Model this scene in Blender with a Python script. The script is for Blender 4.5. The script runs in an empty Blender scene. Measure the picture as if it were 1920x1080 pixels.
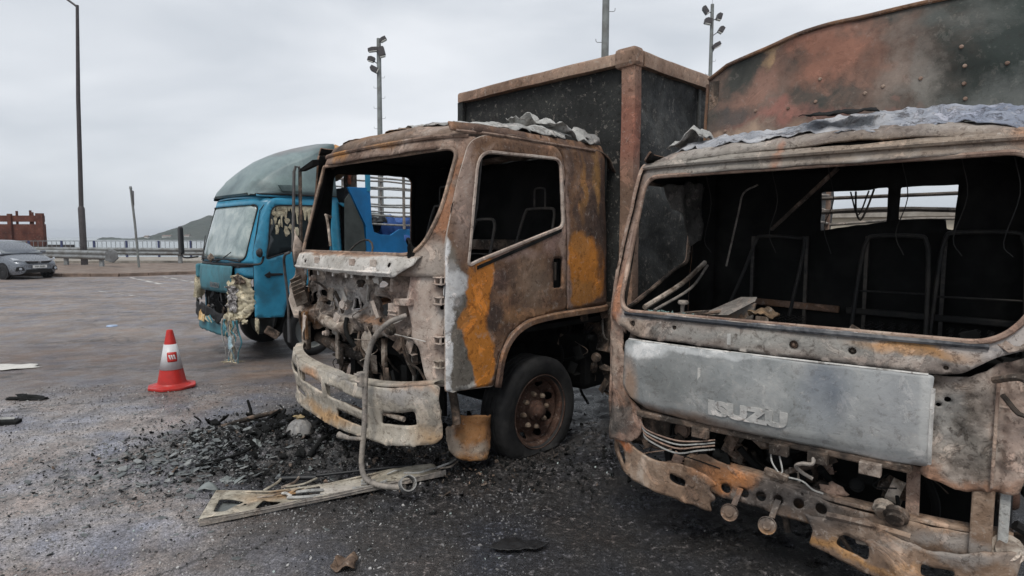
import bpy, bmesh, math, random
import numpy as np
from mathutils import Vector, Matrix, noise
from mathutils.geometry import delaunay_2d_cdt
R = math.radians
C = bpy.context.scene.collection
S = bpy.context.scene
rnd = random.Random(7)

# ------------------------------------------------------------------ camera
EYE = 1.7
PITCH = math.atan(97/1150)
cam = bpy.data.objects.new('camera', bpy.data.cameras.new('camera'))
C.objects.link(cam); S.camera = cam
cam.location = (0, 0, EYE)
cam.rotation_euler = (math.pi/2 - PITCH, 0, 0)
cam.data.sensor_width = 36; cam.data.lens = 36*1150/1920
cam.data.clip_start = .05; cam.data.clip_end = 20000

# ------------------------------------------------------------------ world, sun, exposure
SUN_EL, SUN_AZ = R(58), R(200)
wd = bpy.data.worlds.new('World'); S.world = wd; wd.use_nodes = True
nt = wd.node_tree; nt.nodes.clear()
def wn(t, **k):
    n = nt.nodes.new(t)
    for a, b in k.items(): setattr(n, a, b)
    return n
sky = wn('ShaderNodeTexSky', sky_type='NISHITA', sun_disc=False, sun_elevation=SUN_EL, sun_rotation=SUN_AZ)
tc = wn('ShaderNodeTexCoord')
mp = wn('ShaderNodeMapping'); mp.inputs['Scale'].default_value = (1, 1, 3.2)
n1 = wn('ShaderNodeTexNoise'); n1.inputs['Scale'].default_value = 1.6; n1.inputs['Detail'].default_value = 5; n1.inputs['Roughness'].default_value = .48; n1.inputs['Distortion'].default_value = .3
cr = wn('ShaderNodeValToRGB')
cr.color_ramp.elements[0].position = .34; cr.color_ramp.elements[0].color = (3.55, 3.9, 4.35, 1)
cr.color_ramp.elements[1].position = .68; cr.color_ramp.elements[1].color = (6.35, 6.55, 6.85, 1)
mx = wn('ShaderNodeMix', data_type='RGBA'); mx.inputs[0].default_value = .95
bg = wn('ShaderNodeBackground'); bg.inputs[1].default_value = .093
wo = wn('ShaderNodeOutputWorld')
L = nt.links.new
L(tc.outputs['Generated'], mp.inputs[0]); L(mp.outputs[0], n1.inputs['Vector']); L(n1.outputs[0], cr.inputs[0])
L(sky.outputs[0], mx.inputs[6]); L(cr.outputs[0], mx.inputs[7]); L(mx.outputs[2], bg.inputs[0]); L(bg.outputs[0], wo.inputs[0])
sun = bpy.data.objects.new('sun', bpy.data.lights.new('sun', 'SUN')); C.objects.link(sun)
sun.data.energy = 1.5; sun.data.angle = R(22); sun.data.color = (1, .96, .9)
sun.rotation_euler = (R(32), 0, R(-20))
S.view_settings.view_transform = 'Standard'; S.view_settings.look = 'None'
S.view_settings.exposure = .58; S.view_settings.gamma = 1; S.view_settings.use_curve_mapping = False

# ------------------------------------------------------------------ materials
def node(t, ty, **k):
    n = t.nodes.new(ty)
    for a, b in k.items():
        if a in ('op',): n.operation = b
        else: setattr(n, a, b)
    return n
def link(t, a, b): t.links.new(a, b)
def noise_n(t, vec, scale, detail=4, rough=.55, dist=0):
    n = node(t, 'ShaderNodeTexNoise'); n.inputs['Scale'].default_value = scale; n.inputs['Detail'].default_value = detail
    n.inputs['Roughness'].default_value = rough; n.inputs['Distortion'].default_value = dist
    if vec is not None: link(t, vec, n.inputs['Vector'])
    return n
def mrange(t, val, a, b, c=0, d=1):
    n = node(t, 'ShaderNodeMapRange'); link(t, val, n.inputs[0])
    for i, v in zip((1, 2, 3, 4), (a, b, c, d)): n.inputs[i].default_value = v
    return n.outputs[0]
def mixc(t, fac, a, b, mode='MIX'):
    n = node(t, 'ShaderNodeMix', data_type='RGBA', blend_type=mode)
    if isinstance(fac, (int, float)): n.inputs[0].default_value = fac
    else: link(t, fac, n.inputs[0])
    for i, v in ((6, a), (7, b)):
        if isinstance(v, tuple): n.inputs[i].default_value = v if len(v) == 4 else (*v, 1)
        else: link(t, v, n.inputs[i])
    return n.outputs[2]
def math_n(t, op, a, b=None):
    n = node(t, 'ShaderNodeMath'); n.operation = op
    for i, v in enumerate((a, b)):
        if v is None: continue
        if isinstance(v, (int, float)): n.inputs[i].default_value = v
        else: link(t, v, n.inputs[i])
    return n.outputs[0]
def vmath(t, op, a, b=None):
    n = node(t, 'ShaderNodeVectorMath'); n.operation = op
    for i, v in enumerate((a, b)):
        if v is None: continue
        if isinstance(v, (tuple, list)): n.inputs[i].default_value = v
        elif isinstance(v, (int, float)): n.inputs[i].default_value = (v, v, v)
        else: link(t, v, n.inputs[i])
    return n
def ramp(t, val, stops):
    n = node(t, 'ShaderNodeValToRGB'); link(t, val, n.inputs[0]); e = n.color_ramp.elements
    while len(e) < len(stops): e.new(.5)
    for q, (p, c) in zip(e, stops): q.position = p; q.color = (*c, 1)
    return n.outputs[0]
def newmat(name):
    m = bpy.data.materials.new(name); m.use_nodes = True; t = m.node_tree; t.nodes.clear()
    b = node(t, 'ShaderNodeBsdfPrincipled'); o = node(t, 'ShaderNodeOutputMaterial'); link(t, b.outputs[0], o.inputs[0])
    return m, t, b
def bump(t, b, h, strength=.3, dist=.01):
    n = node(t, 'ShaderNodeBump'); n.inputs['Strength'].default_value = strength; n.inputs['Distance'].default_value = dist
    link(t, h, n.inputs['Height']); link(t, n.outputs[0], b.inputs['Normal'])
ASH = (.50, .47, .43); PINK = (.30, .23, .19); BROWN = (.115, .065, .042); ORANGE = (.33, .13, .035); DARK = (.03, .024, .021)
SOOT = (.010, .0105, .011); STEEL = (.19, .20, .205); OCHRE = (.30, .15, .05); PALE = (.42, .41, .385); RED = (.20, .075, .05)

def burnt(name, stops, scale=2.4, blobs=(), warp=.16, ash=.25, soot=.3, rough=.85, bmp=.35, streak=0., metal=0., seed=0, fine=1., flake=1.):
    """fire-scaled steel: a noise ramp, then stains of their own place and shape, ash flecks and soot flecks"""
    m, t, b = newmat(name)
    co = node(t, 'ShaderNodeTexCoord').outputs['Object']
    off = vmath(t, 'ADD', co, (seed*3.7, seed*1.9, seed*5.1)).outputs[0]
    nl = noise_n(t, off, scale, 9, .62, .5)
    col = ramp(t, mrange(t, nl.outputs[0], .3, .7), stops)
    wa = noise_n(t, off, 2.6, 2, .6); wb = noise_n(t, off, 11, 6, .68)
    w1 = vmath(t, 'MULTIPLY', vmath(t, 'SUBTRACT', wa.outputs[1], .5).outputs[0], warp*2.2).outputs[0]
    w2 = vmath(t, 'MULTIPLY', vmath(t, 'SUBTRACT', wb.outputs[1], .5).outputs[0], warp*.9).outputs[0]
    P = vmath(t, 'ADD', vmath(t, 'ADD', co, w1).outputs[0], w2).outputs[0]
    for bl in blobs:
        c, r, rgb = bl[0], bl[1], bl[2]
        soft = bl[3] if len(bl) > 3 else .12; op = bl[4] if len(bl) > 4 else 1
        d = vmath(t, 'SUBTRACT', P, c).outputs[0]
        d = vmath(t, 'MULTIPLY', d, tuple(1/max(x, 1e-3) for x in r)).outputs[0]
        ln = vmath(t, 'LENGTH', d).outputs['Value']
        col = mixc(t, mrange(t, ln, 1+soft, 1-soft, 0, op), col, rgb)
    nk = noise_n(t, off, 5.5*fine, 12, .74, .8); nk2 = noise_n(t, vmath(t, 'ADD', off, (5.2, 1.3, 8.8)).outputs[0], 8.5*fine, 12, .76, .5)
    col = mixc(t, mrange(t, nk.outputs[0], .555, .575, 0, .62*flake), col, mixc(t, 1., col, (1.75, 1.65, 1.6), 'MULTIPLY'))
    col = mixc(t, mrange(t, nk2.outputs[0], .60, .615, 0, .55*flake), col, mixc(t, .55, col, (.36, .33, .30)))
    col = mixc(t, mrange(t, nk2.outputs[0], .415, .395, 0, .62*flake), col, mixc(t, 1., col, (.42, .37, .34), 'MULTIPLY'))
    nk3 = noise_n(t, off, 26*fine, 8, .74, .4)
    col = mixc(t, mrange(t, nk3.outputs[0], .42, .405, 0, .6*flake), col, mixc(t, 1., col, (.33, .29, .27), 'MULTIPLY'))
    col = mixc(t, mrange(t, nk3.outputs[0], .60, .612, 0, .5*flake), col, mixc(t, .5, col, (.42, .38, .34)))
    if streak:
        sv = vmath(t, 'MULTIPLY', off, (9, 9, .9)).outputs[0]
        sn = noise_n(t, sv, 2, 6, .7)
        col = mixc(t, mrange(t, sn.outputs[0], .5, .72, 0, streak), col, DARK)
    nf = noise_n(t, off, 38*fine, 6, .72)
    ng = noise_n(t, off, 9*fine, 5, .7, .4)
    col = mixc(t, math_n(t, 'MULTIPLY', mrange(t, nf.outputs[0], .58, .72), mrange(t, ng.outputs[0], .45, .65, 0, ash)), col, (.55, .53, .5))
    col = mixc(t, math_n(t, 'MULTIPLY', mrange(t, nf.outputs[0], .50, .36), mrange(t, ng.outputs[0], .58, .38, .12*soot, soot)), col, DARK)
    col = mixc(t, mrange(t, ng.outputs[0], .35, .65, .22, .0), col, (.35, .35, .35), 'MULTIPLY')
    col = mixc(t, 1., col, (1.28, 1.25, 1.22), 'MULTIPLY')
    link(t, col, b.inputs['Base Color'])
    link(t, mrange(t, ng.outputs[0], .3, .7, rough-.13, min(1, rough+.1)), b.inputs['Roughness'])
    b.inputs['Metallic'].default_value = metal; b.inputs['Specular IOR Level'].default_value = .3
    h = math_n(t, 'ADD', math_n(t, 'ADD', math_n(t, 'MULTIPLY', nf.outputs[0], .35), ng.outputs[0]), math_n(t, 'ADD', mrange(t, nk.outputs[0], .55, .58, 0, .18), mrange(t, nk2.outputs[0], .415, .39, 0, -.18)))
    bump(t, b, h, bmp*1.3, .014)
    return m
def plain(name, rgb, rough=.6, var=.25, scale=14, metal=0, spec=.4, bmp=.08, dirt=None, dirt_amt=.5, alpha=None):
    m, t, b = newmat(name)
    co = node(t, 'ShaderNodeTexCoord').outputs['Object']
    n = noise_n(t, co, scale, 6, .65); n2 = noise_n(t, co, 2.3, 5, .6, .4)
    dk = tuple(c*(1-var) for c in rgb); lt = tuple(min(1, c*(1+var*.6)) for c in rgb)
    col = mixc(t, mrange(t, n.outputs[0], .35, .65), dk, lt)
    col = mixc(t, mrange(t, n2.outputs[0], .3, .7, .0, .35), col, dk)
    if dirt: col = mixc(t, mrange(t, math_n(t, 'ADD', math_n(t, 'MULTIPLY', n.outputs[0], .35), n2.outputs[0]), .62, .8, 0, dirt_amt), col, dirt)
    link(t, col, b.inputs['Base Color']); link(t, mrange(t, n.outputs[0], .3, .7, max(.05, rough-.1), min(1, rough+.1)), b.inputs['Roughness'])
    b.inputs['Metallic'].default_value = metal; b.inputs['Specular IOR Level'].default_value = spec
    if alpha is not None: b.inputs['Alpha'].default_value = alpha
    bump(t, b, n.outputs[0], bmp, .01)
    return m

# ------------------------------------------------------------------ mesh helpers
def tag(o, label=None, cat=None, group=None, kind=None):
    if label: o['label'] = label
    if cat: o['category'] = cat
    if group: o['group'] = group
    if kind: o['kind'] = kind
    return o
def empty(name, loc, rz=0, label=None, cat=None, group=None):
    o = bpy.data.objects.new(name, None); C.objects.link(o); o.location = loc; o.rotation_euler = (0, 0, rz); o.empty_display_size = .2
    return tag(o, label, cat, group)
def link_mesh(name, me, mat, parent=None, smooth=True, thick=0, bev=0, sub=0):
    if mat is not None: me.materials.append(mat)
    if smooth: me.polygons.foreach_set('use_smooth', [True]*len(me.polygons))
    o = bpy.data.objects.new(name, me); C.objects.link(o)
    if parent: o.parent = parent
    if thick:
        md = o.modifiers.new('thick', 'SOLIDIFY'); md.thickness = thick; md.offset = 0
    if bev:
        md = o.modifiers.new('bev', 'BEVEL'); md.width = bev; md.segments = 2; md.limit_method = 'ANGLE'
    if smooth and not sub:
        try: me.set_sharp_from_angle(angle=R(50))
        except Exception: pass
    return o
def frame_from(d):
    d = Vector(d).normalized(); u = Vector((0, 0, 1)) if abs(d.z) < .9 else Vector((1, 0, 0))
    a = d.cross(u).normalized(); return a, d.cross(a).normalized()
class MB:
    def __init__(s): s.v = []; s.f = []; s.mi = None
    def add(s, v, f):
        n = len(s.v); s.v += [tuple(q) for q in v]; s.f += [tuple(i+n for i in q) for q in f]; return s
    def box(s, c, d, rot=(0, 0, 0), taper=1.):
        M = Matrix.Rotation(rot[2], 3, 'Z') @ Matrix.Rotation(rot[1], 3, 'Y') @ Matrix.Rotation(rot[0], 3, 'X')
        v = []
        for z in (-.5, .5):
            for x, y in ((-.5, -.5), (.5, -.5), (.5, .5), (-.5, .5)):
                k = taper if z > 0 else 1
                v.append(Vector(c)+M @ Vector((x*d[0]*k, y*d[1]*k, z*d[2])))
        return s.add(v, [(3, 2, 1, 0), (4, 5, 6, 7), (0, 1, 5, 4), (1, 2, 6, 5), (2, 3, 7, 6), (3, 0, 4, 7)])
    def bar(s, a, b, w, h=None, up=(0, 0, 1)):
        a, b = Vector(a), Vector(b); d = (b-a).normalized(); h = h or w; U = Vector(up)
        if abs(d.dot(U)) > .98: U = Vector((0, 1, 0))
        x = d.cross(U).normalized(); z = x.cross(d)
        v = [p + x*sx*w/2 + z*sz*h/2 for p in (a, b) for sx, sz in ((-1, -1), (1, -1), (1, 1), (-1, 1))]
        return s.add(v, [(3, 2, 1, 0), (4, 5, 6, 7), (0, 1, 5, 4), (1, 2, 6, 5), (2, 3, 7, 6), (3, 0, 4, 7)])
    def tube(s, pts, r, seg=8, cap=True, smooth=0):
        pts = [Vector(p) for p in pts]
        if smooth: pts = spline(pts, smooth)
        n = len(pts); rr = r if isinstance(r, (list, tuple)) else [r]*n
        if len(rr) != n: rr = [rr[0]+(rr[-1]-rr[0])*i/(n-1) for i in range(n)]
        v = []; a = None
        for i, p in enumerate(pts):
            d = (pts[min(i+1, n-1)]-pts[max(i-1, 0)])
            if d.length < 1e-7: d = Vector((0, 0, 1))
            d.normalize()
            if a is None: a, b = frame_from(d)
            else:
                a = (a-d*a.dot(d)); a = a.normalized() if a.length > 1e-5 else frame_from(d)[0]; b = d.cross(a)
            for k in range(seg):
                t = 2*math.pi*k/seg; v.append(p+(a*math.cos(t)+b*math.sin(t))*rr[i])
        f = [(i*seg+k, i*seg+(k+1) % seg, (i+1)*seg+(k+1) % seg, (i+1)*seg+k) for i in range(n-1) for k in range(seg)]
        if cap: f += [tuple(range(seg))[::-1], tuple((n-1)*seg+k for k in range(seg))]
        return s.add(v, f)
    def lathe(s, prof, seg=24, M=Matrix.Identity(4)):
        v = [M @ Vector((r*math.cos(2*math.pi*k/seg), r*math.sin(2*math.pi*k/seg), z)) for r, z in prof for k in range(seg)]
        f = [(i*seg+k, i*seg+(k+1) % seg, (i+1)*seg+(k+1) % seg, (i+1)*seg+k) for i in range(len(prof)-1) for k in range(seg)]
        return s.add(v, f)
    def lump(s, c, r, amp=.3, seg=10, rings=7, seed=0, fq=1.5):
        v = []
        for i in range(rings+1):
            ph = math.pi*i/rings
            for k in range(seg):
                t = 2*math.pi*k/seg; d = Vector((math.sin(ph)*math.cos(t), math.sin(ph)*math.sin(t), math.cos(ph)))
                q = 1+amp*noise.noise(d*fq+Vector((seed*7.3, seed, 0)))*2
                v.append(Vector(c)+Vector((d.x*r[0], d.y*r[1], d.z*r[2]))*q)
        f = [(i*seg+k, (i+1)*seg+k, (i+1)*seg+(k+1) % seg, i*seg+(k+1) % seg) for i in range(rings) for k in range(seg)]
        return s.add(v, f)
    def prism(s, pts, d):
        """polygon pts (3D, planar) extruded by vector d"""
        n = len(pts); v = [Vector(p) for p in pts]+[Vector(p)+Vector(d) for p in pts]
        return s.add(v, [tuple(range(n))[::-1], tuple(range(n, 2*n))]+[(i, (i+1) % n, (i+1) % n+n, i+n) for i in range(n)])
    def build(s, name, mat, parent=None, smooth=False, thick=0, bev=0):
        me = bpy.data.meshes.new(name); me.from_pydata(s.v, [], s.f); me.update()
        bm = bmesh.new(); bm.from_mesh(me); bmesh.ops.recalc_face_normals(bm, faces=bm.faces[:]); bm.to_mesh(me); bm.free()
        return link_mesh(name, me, mat, parent, smooth, thick, bev)
def spline(P, n):
    P = [Vector(p) for p in P]; Q = [P[0]*2-P[1]]+P+[P[-1]*2-P[-2]]; o = []
    for i in range(1, len(Q)-2):
        for k in range(n):
            t = k/n; a, b, c, d = Q[i-1], Q[i], Q[i+1], Q[i+2]
            o.append(.5*((2*b)+(c-a)*t+(2*a-5*b+4*c-d)*t*t+(3*b-a-3*c+d)*t**3))
    o.append(P[-1]); return o
def rpoly(pts, r, seg=5):
    """round the corners of a 2D polygon; r one radius or one per corner"""
    n = len(pts); o = []; rr = r if isinstance(r, (list, tuple)) else [r]*n
    for i in range(n):
        p = Vector(pts[i]); a = Vector(pts[i-1])-p; b = Vector(pts[(i+1) % n])-p
        q = min(rr[i], a.length*.48, b.length*.48)
        if q < 1e-4: o.append(tuple(p)); continue
        A = p+a.normalized()*q; B = p+b.normalized()*q
        for k in range(seg+1):
            t = k/seg; o.append(tuple((1-t)**2*A+2*t*(1-t)*p+t*t*B))
    return o
def rect(x0, x1, z0, z1): return [(x0, z0), (x1, z0), (x1, z1), (x0, z1)]
def circ(x, z, r, n=14, rz=None): return [(x+r*math.cos(2*math.pi*k/n), z+(rz or r)*math.sin(2*math.pi*k/n)) for k in range(n)]
def ragged(poly, amp, step, seed=0):
    o = []
    for i, p in enumerate(poly):
        a = Vector(p); b = Vector(poly[(i+1) % len(poly)]); n = max(1, int((b-a).length/step)); nr = Vector((-(b-a).y, (b-a).x)); nr = nr.normalized() if nr.length else nr
        for k in range(n):
            q = a+(b-a)*k/n; o.append(tuple(q+nr*amp*2*noise.fractal(Vector((q.x*9+seed*5, q.y*9, seed)), .6, 2, 3)))
    return o
def inpoly(X, Y, poly):
    r = np.zeros(X.shape, bool); n = len(poly); j = n-1
    for i in range(n):
        xi, yi = poly[i]; xj, yj = poly[j]
        c = ((yi > Y) != (yj > Y)) & (X < (xj-xi)*(Y-yi)/((yj-yi) if abs(yj-yi) > 1e-12 else 1e-12)+xi)
        r ^= c; j = i
    return r
def sheet(name, outer, holes, fn, mat, parent=None, res=.05, thick=.006, crumple=0., cfreq=4., seed=0, smooth=True, inner=None, flip=False):
    """a metal sheet cut to an outline with openings, bent in space by fn(u,v)->xyz"""
    co, ed = [], []
    def loop(poly):
        p = []
        for i, a in enumerate(poly):
            a = Vector(a); b = Vector(poly[(i+1) % len(poly)]); n = max(1, int((b-a).length/res))
            p += [tuple(a+(b-a)*k/n) for k in range(n)]
        q = []
        for a in p:
            if not q or (Vector(a)-Vector(q[-1])).length > 1e-4: q.append(a)
        s0 = len(co); co.extend(q); ed.extend((s0+i, s0+(i+1) % len(q)) for i in range(len(q)))
    loop(outer)
    for h in holes: loop(h)
    A = np.array(outer); x0, y0 = A.min(0); x1, y1 = A.max(0)
    gx, gy = np.meshgrid(np.arange(x0, x1, res), np.arange(y0, y1, res*.87)); gx = gx+(np.arange(gx.shape[0]) % 2)[:, None]*res*.5
    gx = gx.ravel(); gy = gy.ravel(); ok = inpoly(gx, gy, outer)
    for h in holes: ok &= ~inpoly(gx, gy, h)
    gx, gy = gx[ok], gy[ok]; E = np.array(co)
    if len(gx):
        d = np.full(len(gx), 9.)
        for i in range(0, len(E), 200):
            e = E[i:i+200]; d = np.minimum(d, np.sqrt((gx[:, None]-e[:, 0])**2+(gy[:, None]-e[:, 1])**2).min(1))
        gx, gy = gx[d > res*.45], gy[d > res*.45]
    pts = [Vector(p) for p in co]+[Vector(p) for p in zip(gx.tolist(), gy.tolist())]
    V, _, F, *_ = delaunay_2d_cdt(pts, ed, [], 0, 1e-6)
    V = [tuple(v) for v in V]; F = [tuple(f) for f in F]
    cx = np.array([sum(V[i][0] for i in f)/len(f) for f in F]); cy = np.array([sum(V[i][1] for i in f)/len(f) for f in F])
    ok = inpoly(cx, cy, outer)
    for h in holes: ok &= ~inpoly(cx, cy, h)
    F = [f for f, k in zip(F, ok) if k]
    W = [Vector(fn(*v)) for v in V]
    if crumple:
        for i, w in enumerate(W):
            W[i] = w+noise.noise_vector(w*cfreq+Vector((seed*3.1, seed, 0)))*crumple+noise.noise_vector(w*cfreq*3.3+Vector((0, seed, 9)))*crumple*.4
    me = bpy.data.meshes.new(name); me.from_pydata([tuple(w) for w in W], [], F); me.update()
    bm = bmesh.new(); bm.from_mesh(me)
    lo = [v for v in bm.verts if not v.link_faces]; bmesh.ops.delete(bm, geom=lo, context='VERTS')
    
    if flip: bmesh.ops.reverse_faces(bm, faces=bm.faces[:])
    bm.to_mesh(me); bm.free()
    o = link_mesh(name, me, mat, parent, smooth, thick)
    if inner is not None:
        me.materials.append(inner); o.modifiers['thick'].material_offset = 1
    return o
def text_mesh(name, s, size, mat, parent, M, extr=.004, font_w=1., offset=0., sub=None):
    cu = bpy.data.curves.new(name, 'FONT'); cu.body = s; cu.size = size; cu.extrude = extr; cu.offset = offset; cu.align_x = 'CENTER'; cu.align_y = 'CENTER'
    o = bpy.data.objects.new(name, cu); C.objects.link(o); dg = bpy.context.evaluated_depsgraph_get()
    me = bpy.data.meshes.new_from_object(o.evaluated_get(dg)); bpy.data.objects.remove(o)
    me.transform(Matrix.Diagonal((font_w, 1, 1, 1))); me.transform(M); me.materials.clear()
    return link_mesh(name, me, mat, parent, False)
FRONT = Matrix.Rotation(R(90), 4, 'X')    # text facing -y
def ss(a, b, x):
    t = min(1, max(0, (x-a)/(b-a))); return t*t*(3-2*t)

# ------------------------------------------------------------------ ground
def vnoise(x, y, seed=0):
    xi = np.floor(x).astype(np.int64); yi = np.floor(y).astype(np.int64); fx = x-xi; fy = y-yi
    fx = fx*fx*(3-2*fx); fy = fy*fy*(3-2*fy)
    def h(a, b):
        n = (a*374761393+b*668265263+seed*974711) & 0xffffffff
        n = ((n ^ (n >> 13))*1274126177) & 0xffffffff
        return ((n ^ (n >> 16)) & 0xffff)/65535.
    return (h(xi, yi)*(1-fx)+h(xi+1, yi)*fx)*(1-fy)+(h(xi, yi+1)*(1-fx)+h(xi+1, yi+1)*fx)*fy
def fbm(x, y, f, o=4, seed=0):
    s = 0; a = .5; 
    for i in range(o): s = s+a*(vnoise(x*f, y*f, seed+i)-.5); a *= .55; f *= 2.03
    return s
def dip(x, y): return -.13*np.exp(-((y-9.8)/2.4)**2)/(1+np.exp((x-.5)*2))
HEAPS = [(-1.95, 5.0, .7, .45, .10), (-1.35, 4.8, .5, .40, .10), (-2.35, 4.55, .55, .4, .025), (-.5, 4.5, .6, .5, .03), (.5, 4.4, .7, .35, .03), (.6, 5.2, .9, .6, .03), (1.6, 3.5, .7, .5, .02), (-1.5, 5.6, .6, .5, .02)]
def hground(x, y):
    x = np.asarray(x, float); y = np.asarray(y, float)
    near = np.clip((11-y)/4, 0, 1)
    h = dip(x, y)+near*(fbm(x, y, 3, 3, 5)*.012+fbm(x, y, 16, 3, 9)*.010)
    for cx, cy, rx, ry, a in HEAPS:
        g = np.exp(-((x-cx)/rx)**2-((y-cy)/ry)**2)
        h = h+g*a*(.5+2.2*np.abs(fbm(x, y, 9, 4, 3))+1.6*np.clip(fbm(x, y, 5, 3, 8), 0, 1)+.8*np.abs(fbm(x, y, 24, 2, 13)))
    return h
def gz(x, y): return float(hground(np.array([x]), np.array([y]))[0])

m_ground, t, b = newmat('asphalt')
co = node(t, 'ShaderNodeTexCoord').outputs['Object']
na = noise_n(t, co, .55, 6, .6, .6); nb = noise_n(t, co, 3.2, 8, .68, .3); nc = noise_n(t, co, 24, 6, .75); nd = noise_n(t, co, 95, 3, .7)
wv = vmath(t, 'ADD', vmath(t, 'MULTIPLY', vmath(t, 'SUBTRACT', na.outputs[1], .5).outputs[0], (1.6, 1.6, 0)).outputs[0], vmath(t, 'MULTIPLY', vmath(t, 'SUBTRACT', nb.outputs[1], .5).outputs[0], (.55, .55, 0)).outputs[0]).outputs[0]
PW = vmath(t, 'ADD', co, wv).outputs[0]
def gblob(c, r, soft):
    d = vmath(t, 'MULTIPLY', vmath(t, 'SUBTRACT', PW, (c[0], c[1], 0)).outputs[0], (1/r[0], 1/r[1], 0)).outputs[0]
    return mrange(t, vmath(t, 'LENGTH', d).outputs['Value'], 1+soft, 1-soft)
col = mixc(t, mrange(t, nb.outputs[0], .38, .62), (.17, .163, .164), (.36, .35, .352))
vg = node(t, 'ShaderNodeTexVoronoi', feature='DISTANCE_TO_EDGE'); vg.inputs['Scale'].default_value = 62
link(t, vmath(t, 'ADD', co, vmath(t, 'MULTIPLY', vmath(t, 'SUBTRACT', nd.outputs[1], .5).outputs[0], (.012, .012, 0)).outputs[0]).outputs[0], vg.inputs['Vector'])
vs = node(t, 'ShaderNodeTexVoronoi'); vs.inputs['Scale'].default_value = 62; link(t, co, vs.inputs['Vector'])
agg = mrange(t, vg.outputs['Distance'], .0, .22)
nh = noise_n(t, co, 1.7, 4, .6, .4)
sepx = node(t, 'ShaderNodeSeparateXYZ'); link(t, co, sepx.inputs[0])
far = mrange(t, sepx.outputs[1], 6.0, 7.6)                      # dry, dusty asphalt beyond the wet burnt patch
col = mixc(t, far, col, mixc(t, mrange(t, na.outputs[0], .35, .65), (.165, .147, .137), (.26, .235, .22)))
col = mixc(t, math_n(t, 'MULTIPLY', gblob((-7.0, 8.6), (4.2, 1.6), .5), .75), col, (.125, .095, .08))
col = mixc(t, math_n(t, 'MULTIPLY', gblob((-3.2, 8.0), (1.4, .35), .4), .7), col, (.22, .18, .15))
col = mixc(t, math_n(t, 'MULTIPLY', gblob((-4.7, 6.9), (2.6, .6), .5), .6), col, (.10, .078, .068))
for c, r, s, f in (((.2, 5.6), (2.6, 2.4), .18, .97), ((1.9, 3.2), (2.0, 2.1), .3, .95), ((-1.6, 4.95), (1.25, .9), .3, .97), ((-.6, 3.9), (1.15, .8), .4, .93), ((.5, 2.6), (1.3, .9), .5, .88), ((-.8, 3.0), (.8, .35), .6, .55), ((4, 6), (4, 4), .2, .95), ((2.2, 8), (3.4, 3.2), .2, .96), ((-3.4, 9.6), (1.7, 1.0), .5, .55)):
    col = mixc(t, math_n(t, 'MULTIPLY', gblob(c, r, s), f), col, mixc(t, mrange(t, nc.outputs[0], .4, .68), (.007, .0075, .008), (.034, .035, .036)))
col = mixc(t, math_n(t, 'MULTIPLY', mrange(t, nc.outputs[0], .56, .70), math_n(t, 'MULTIPLY', mrange(t, nb.outputs[0], .38, .60, .25, .9), mrange(t, sepx.outputs[1], 9, 5))), col, (.42, .41, .42))
col = mixc(t, math_n(t, 'MULTIPLY', mrange(t, nc.outputs[0], .45, .33), mrange(t, sepx.outputs[1], 12, 6, .25, .85)), col, (.022, .020, .020))
col = mixc(t, mrange(t, nd.outputs[0], .62, .72, 0, .45), col, (.50, .49, .48))
col = mixc(t, math_n(t, 'MULTIPLY', mrange(t, nd.outputs[0], .42, .32), mrange(t, sepx.outputs[1], 12, 6, .2, .8)), col, (.03, .028, .028))
col = mixc(t, math_n(t, 'MULTIPLY', gblob((-2.6, 2.5), (1.3, .35), .6), .5), col, (.26, .19, .15))
col = mixc(t, mrange(t, na.outputs[0], .60, .72, 0, .35), col, (.16, .095, .065))
ne = noise_n(t, vmath(t, 'MULTIPLY', co, (.35, 1, 1)).outputs[0], 1.3, 9, .74, 1.0)
col = mixc(t, mrange(t, ne.outputs[0], .52, .60, 0, .55), col, mixc(t, 1., col, (.60, .55, .52), 'MULTIPLY'))
col = mixc(t, mrange(t, ne.outputs[0], .43, .38, 0, .45), col, mixc(t, 1., col, (1.35, 1.33, 1.32), 'MULTIPLY'))
nearf = mrange(t, sepx.outputs[1], 10, 5.5)
col = mixc(t, math_n(t, 'MULTIPLY', mrange(t, agg, .45, 0), math_n(t, 'MULTIPLY', nearf, .62)), col, (.016, .016, .018))
hs_ = node(t, 'ShaderNodeHueSaturation'); hs_.inputs['Saturation'].default_value = 0; link(t, vs.outputs['Color'], hs_.inputs['Color'])
col = mixc(t, math_n(t, 'MULTIPLY', nearf, .5), col, mixc(t, 1., col, mixc(t, .0, hs_.outputs[0], (1, 1, 1)), 'OVERLAY'))
col = mixc(t, 1., col, ramp(t, mrange(t, nh.outputs[0], .32, .68), [(0, (.80, .86, 1.05)), (.35, (1.0, .98, 1.04)), (.6, (1.08, 1.0, .95)), (1, (1.16, .96, .84))]), 'MULTIPLY')
vo = node(t, 'ShaderNodeTexVoronoi', feature='DISTANCE_TO_EDGE'); vo.inputs['Scale'].default_value = .42; link(t, PW, vo.inputs['Vector'])
col = mixc(t, math_n(t, 'MULTIPLY', mrange(t, vo.outputs['Distance'], .012, .003), mrange(t, ne.outputs[0], .45, .55, .1, .8)), col, (.04, .036, .034))
np_ = noise_n(t, vmath(t, 'MULTIPLY', co, (.18, .6, 1)).outputs[0], 1.1, 4, .5, .2)
col = mixc(t, mrange(t, np_.outputs[0], .55, .58, 0, .42), col, mixc(t, 1., col, (.62, .60, .60), 'MULTIPLY'))
col = mixc(t, mrange(t, nd.outputs[0], .35, .65, .35, 0), col, (.03, .03, .03))
link(t, col, b.inputs['Base Color'])
wet = math_n(t, 'ADD', mrange(t, nb.outputs[0], .42, .58, .26, 0), math_n(t, 'ADD', mrange(t, nc.outputs[0], .4, .7, .14, .38), mrange(t, sepx.outputs[1], 6, 9, 0, .22)))
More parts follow.
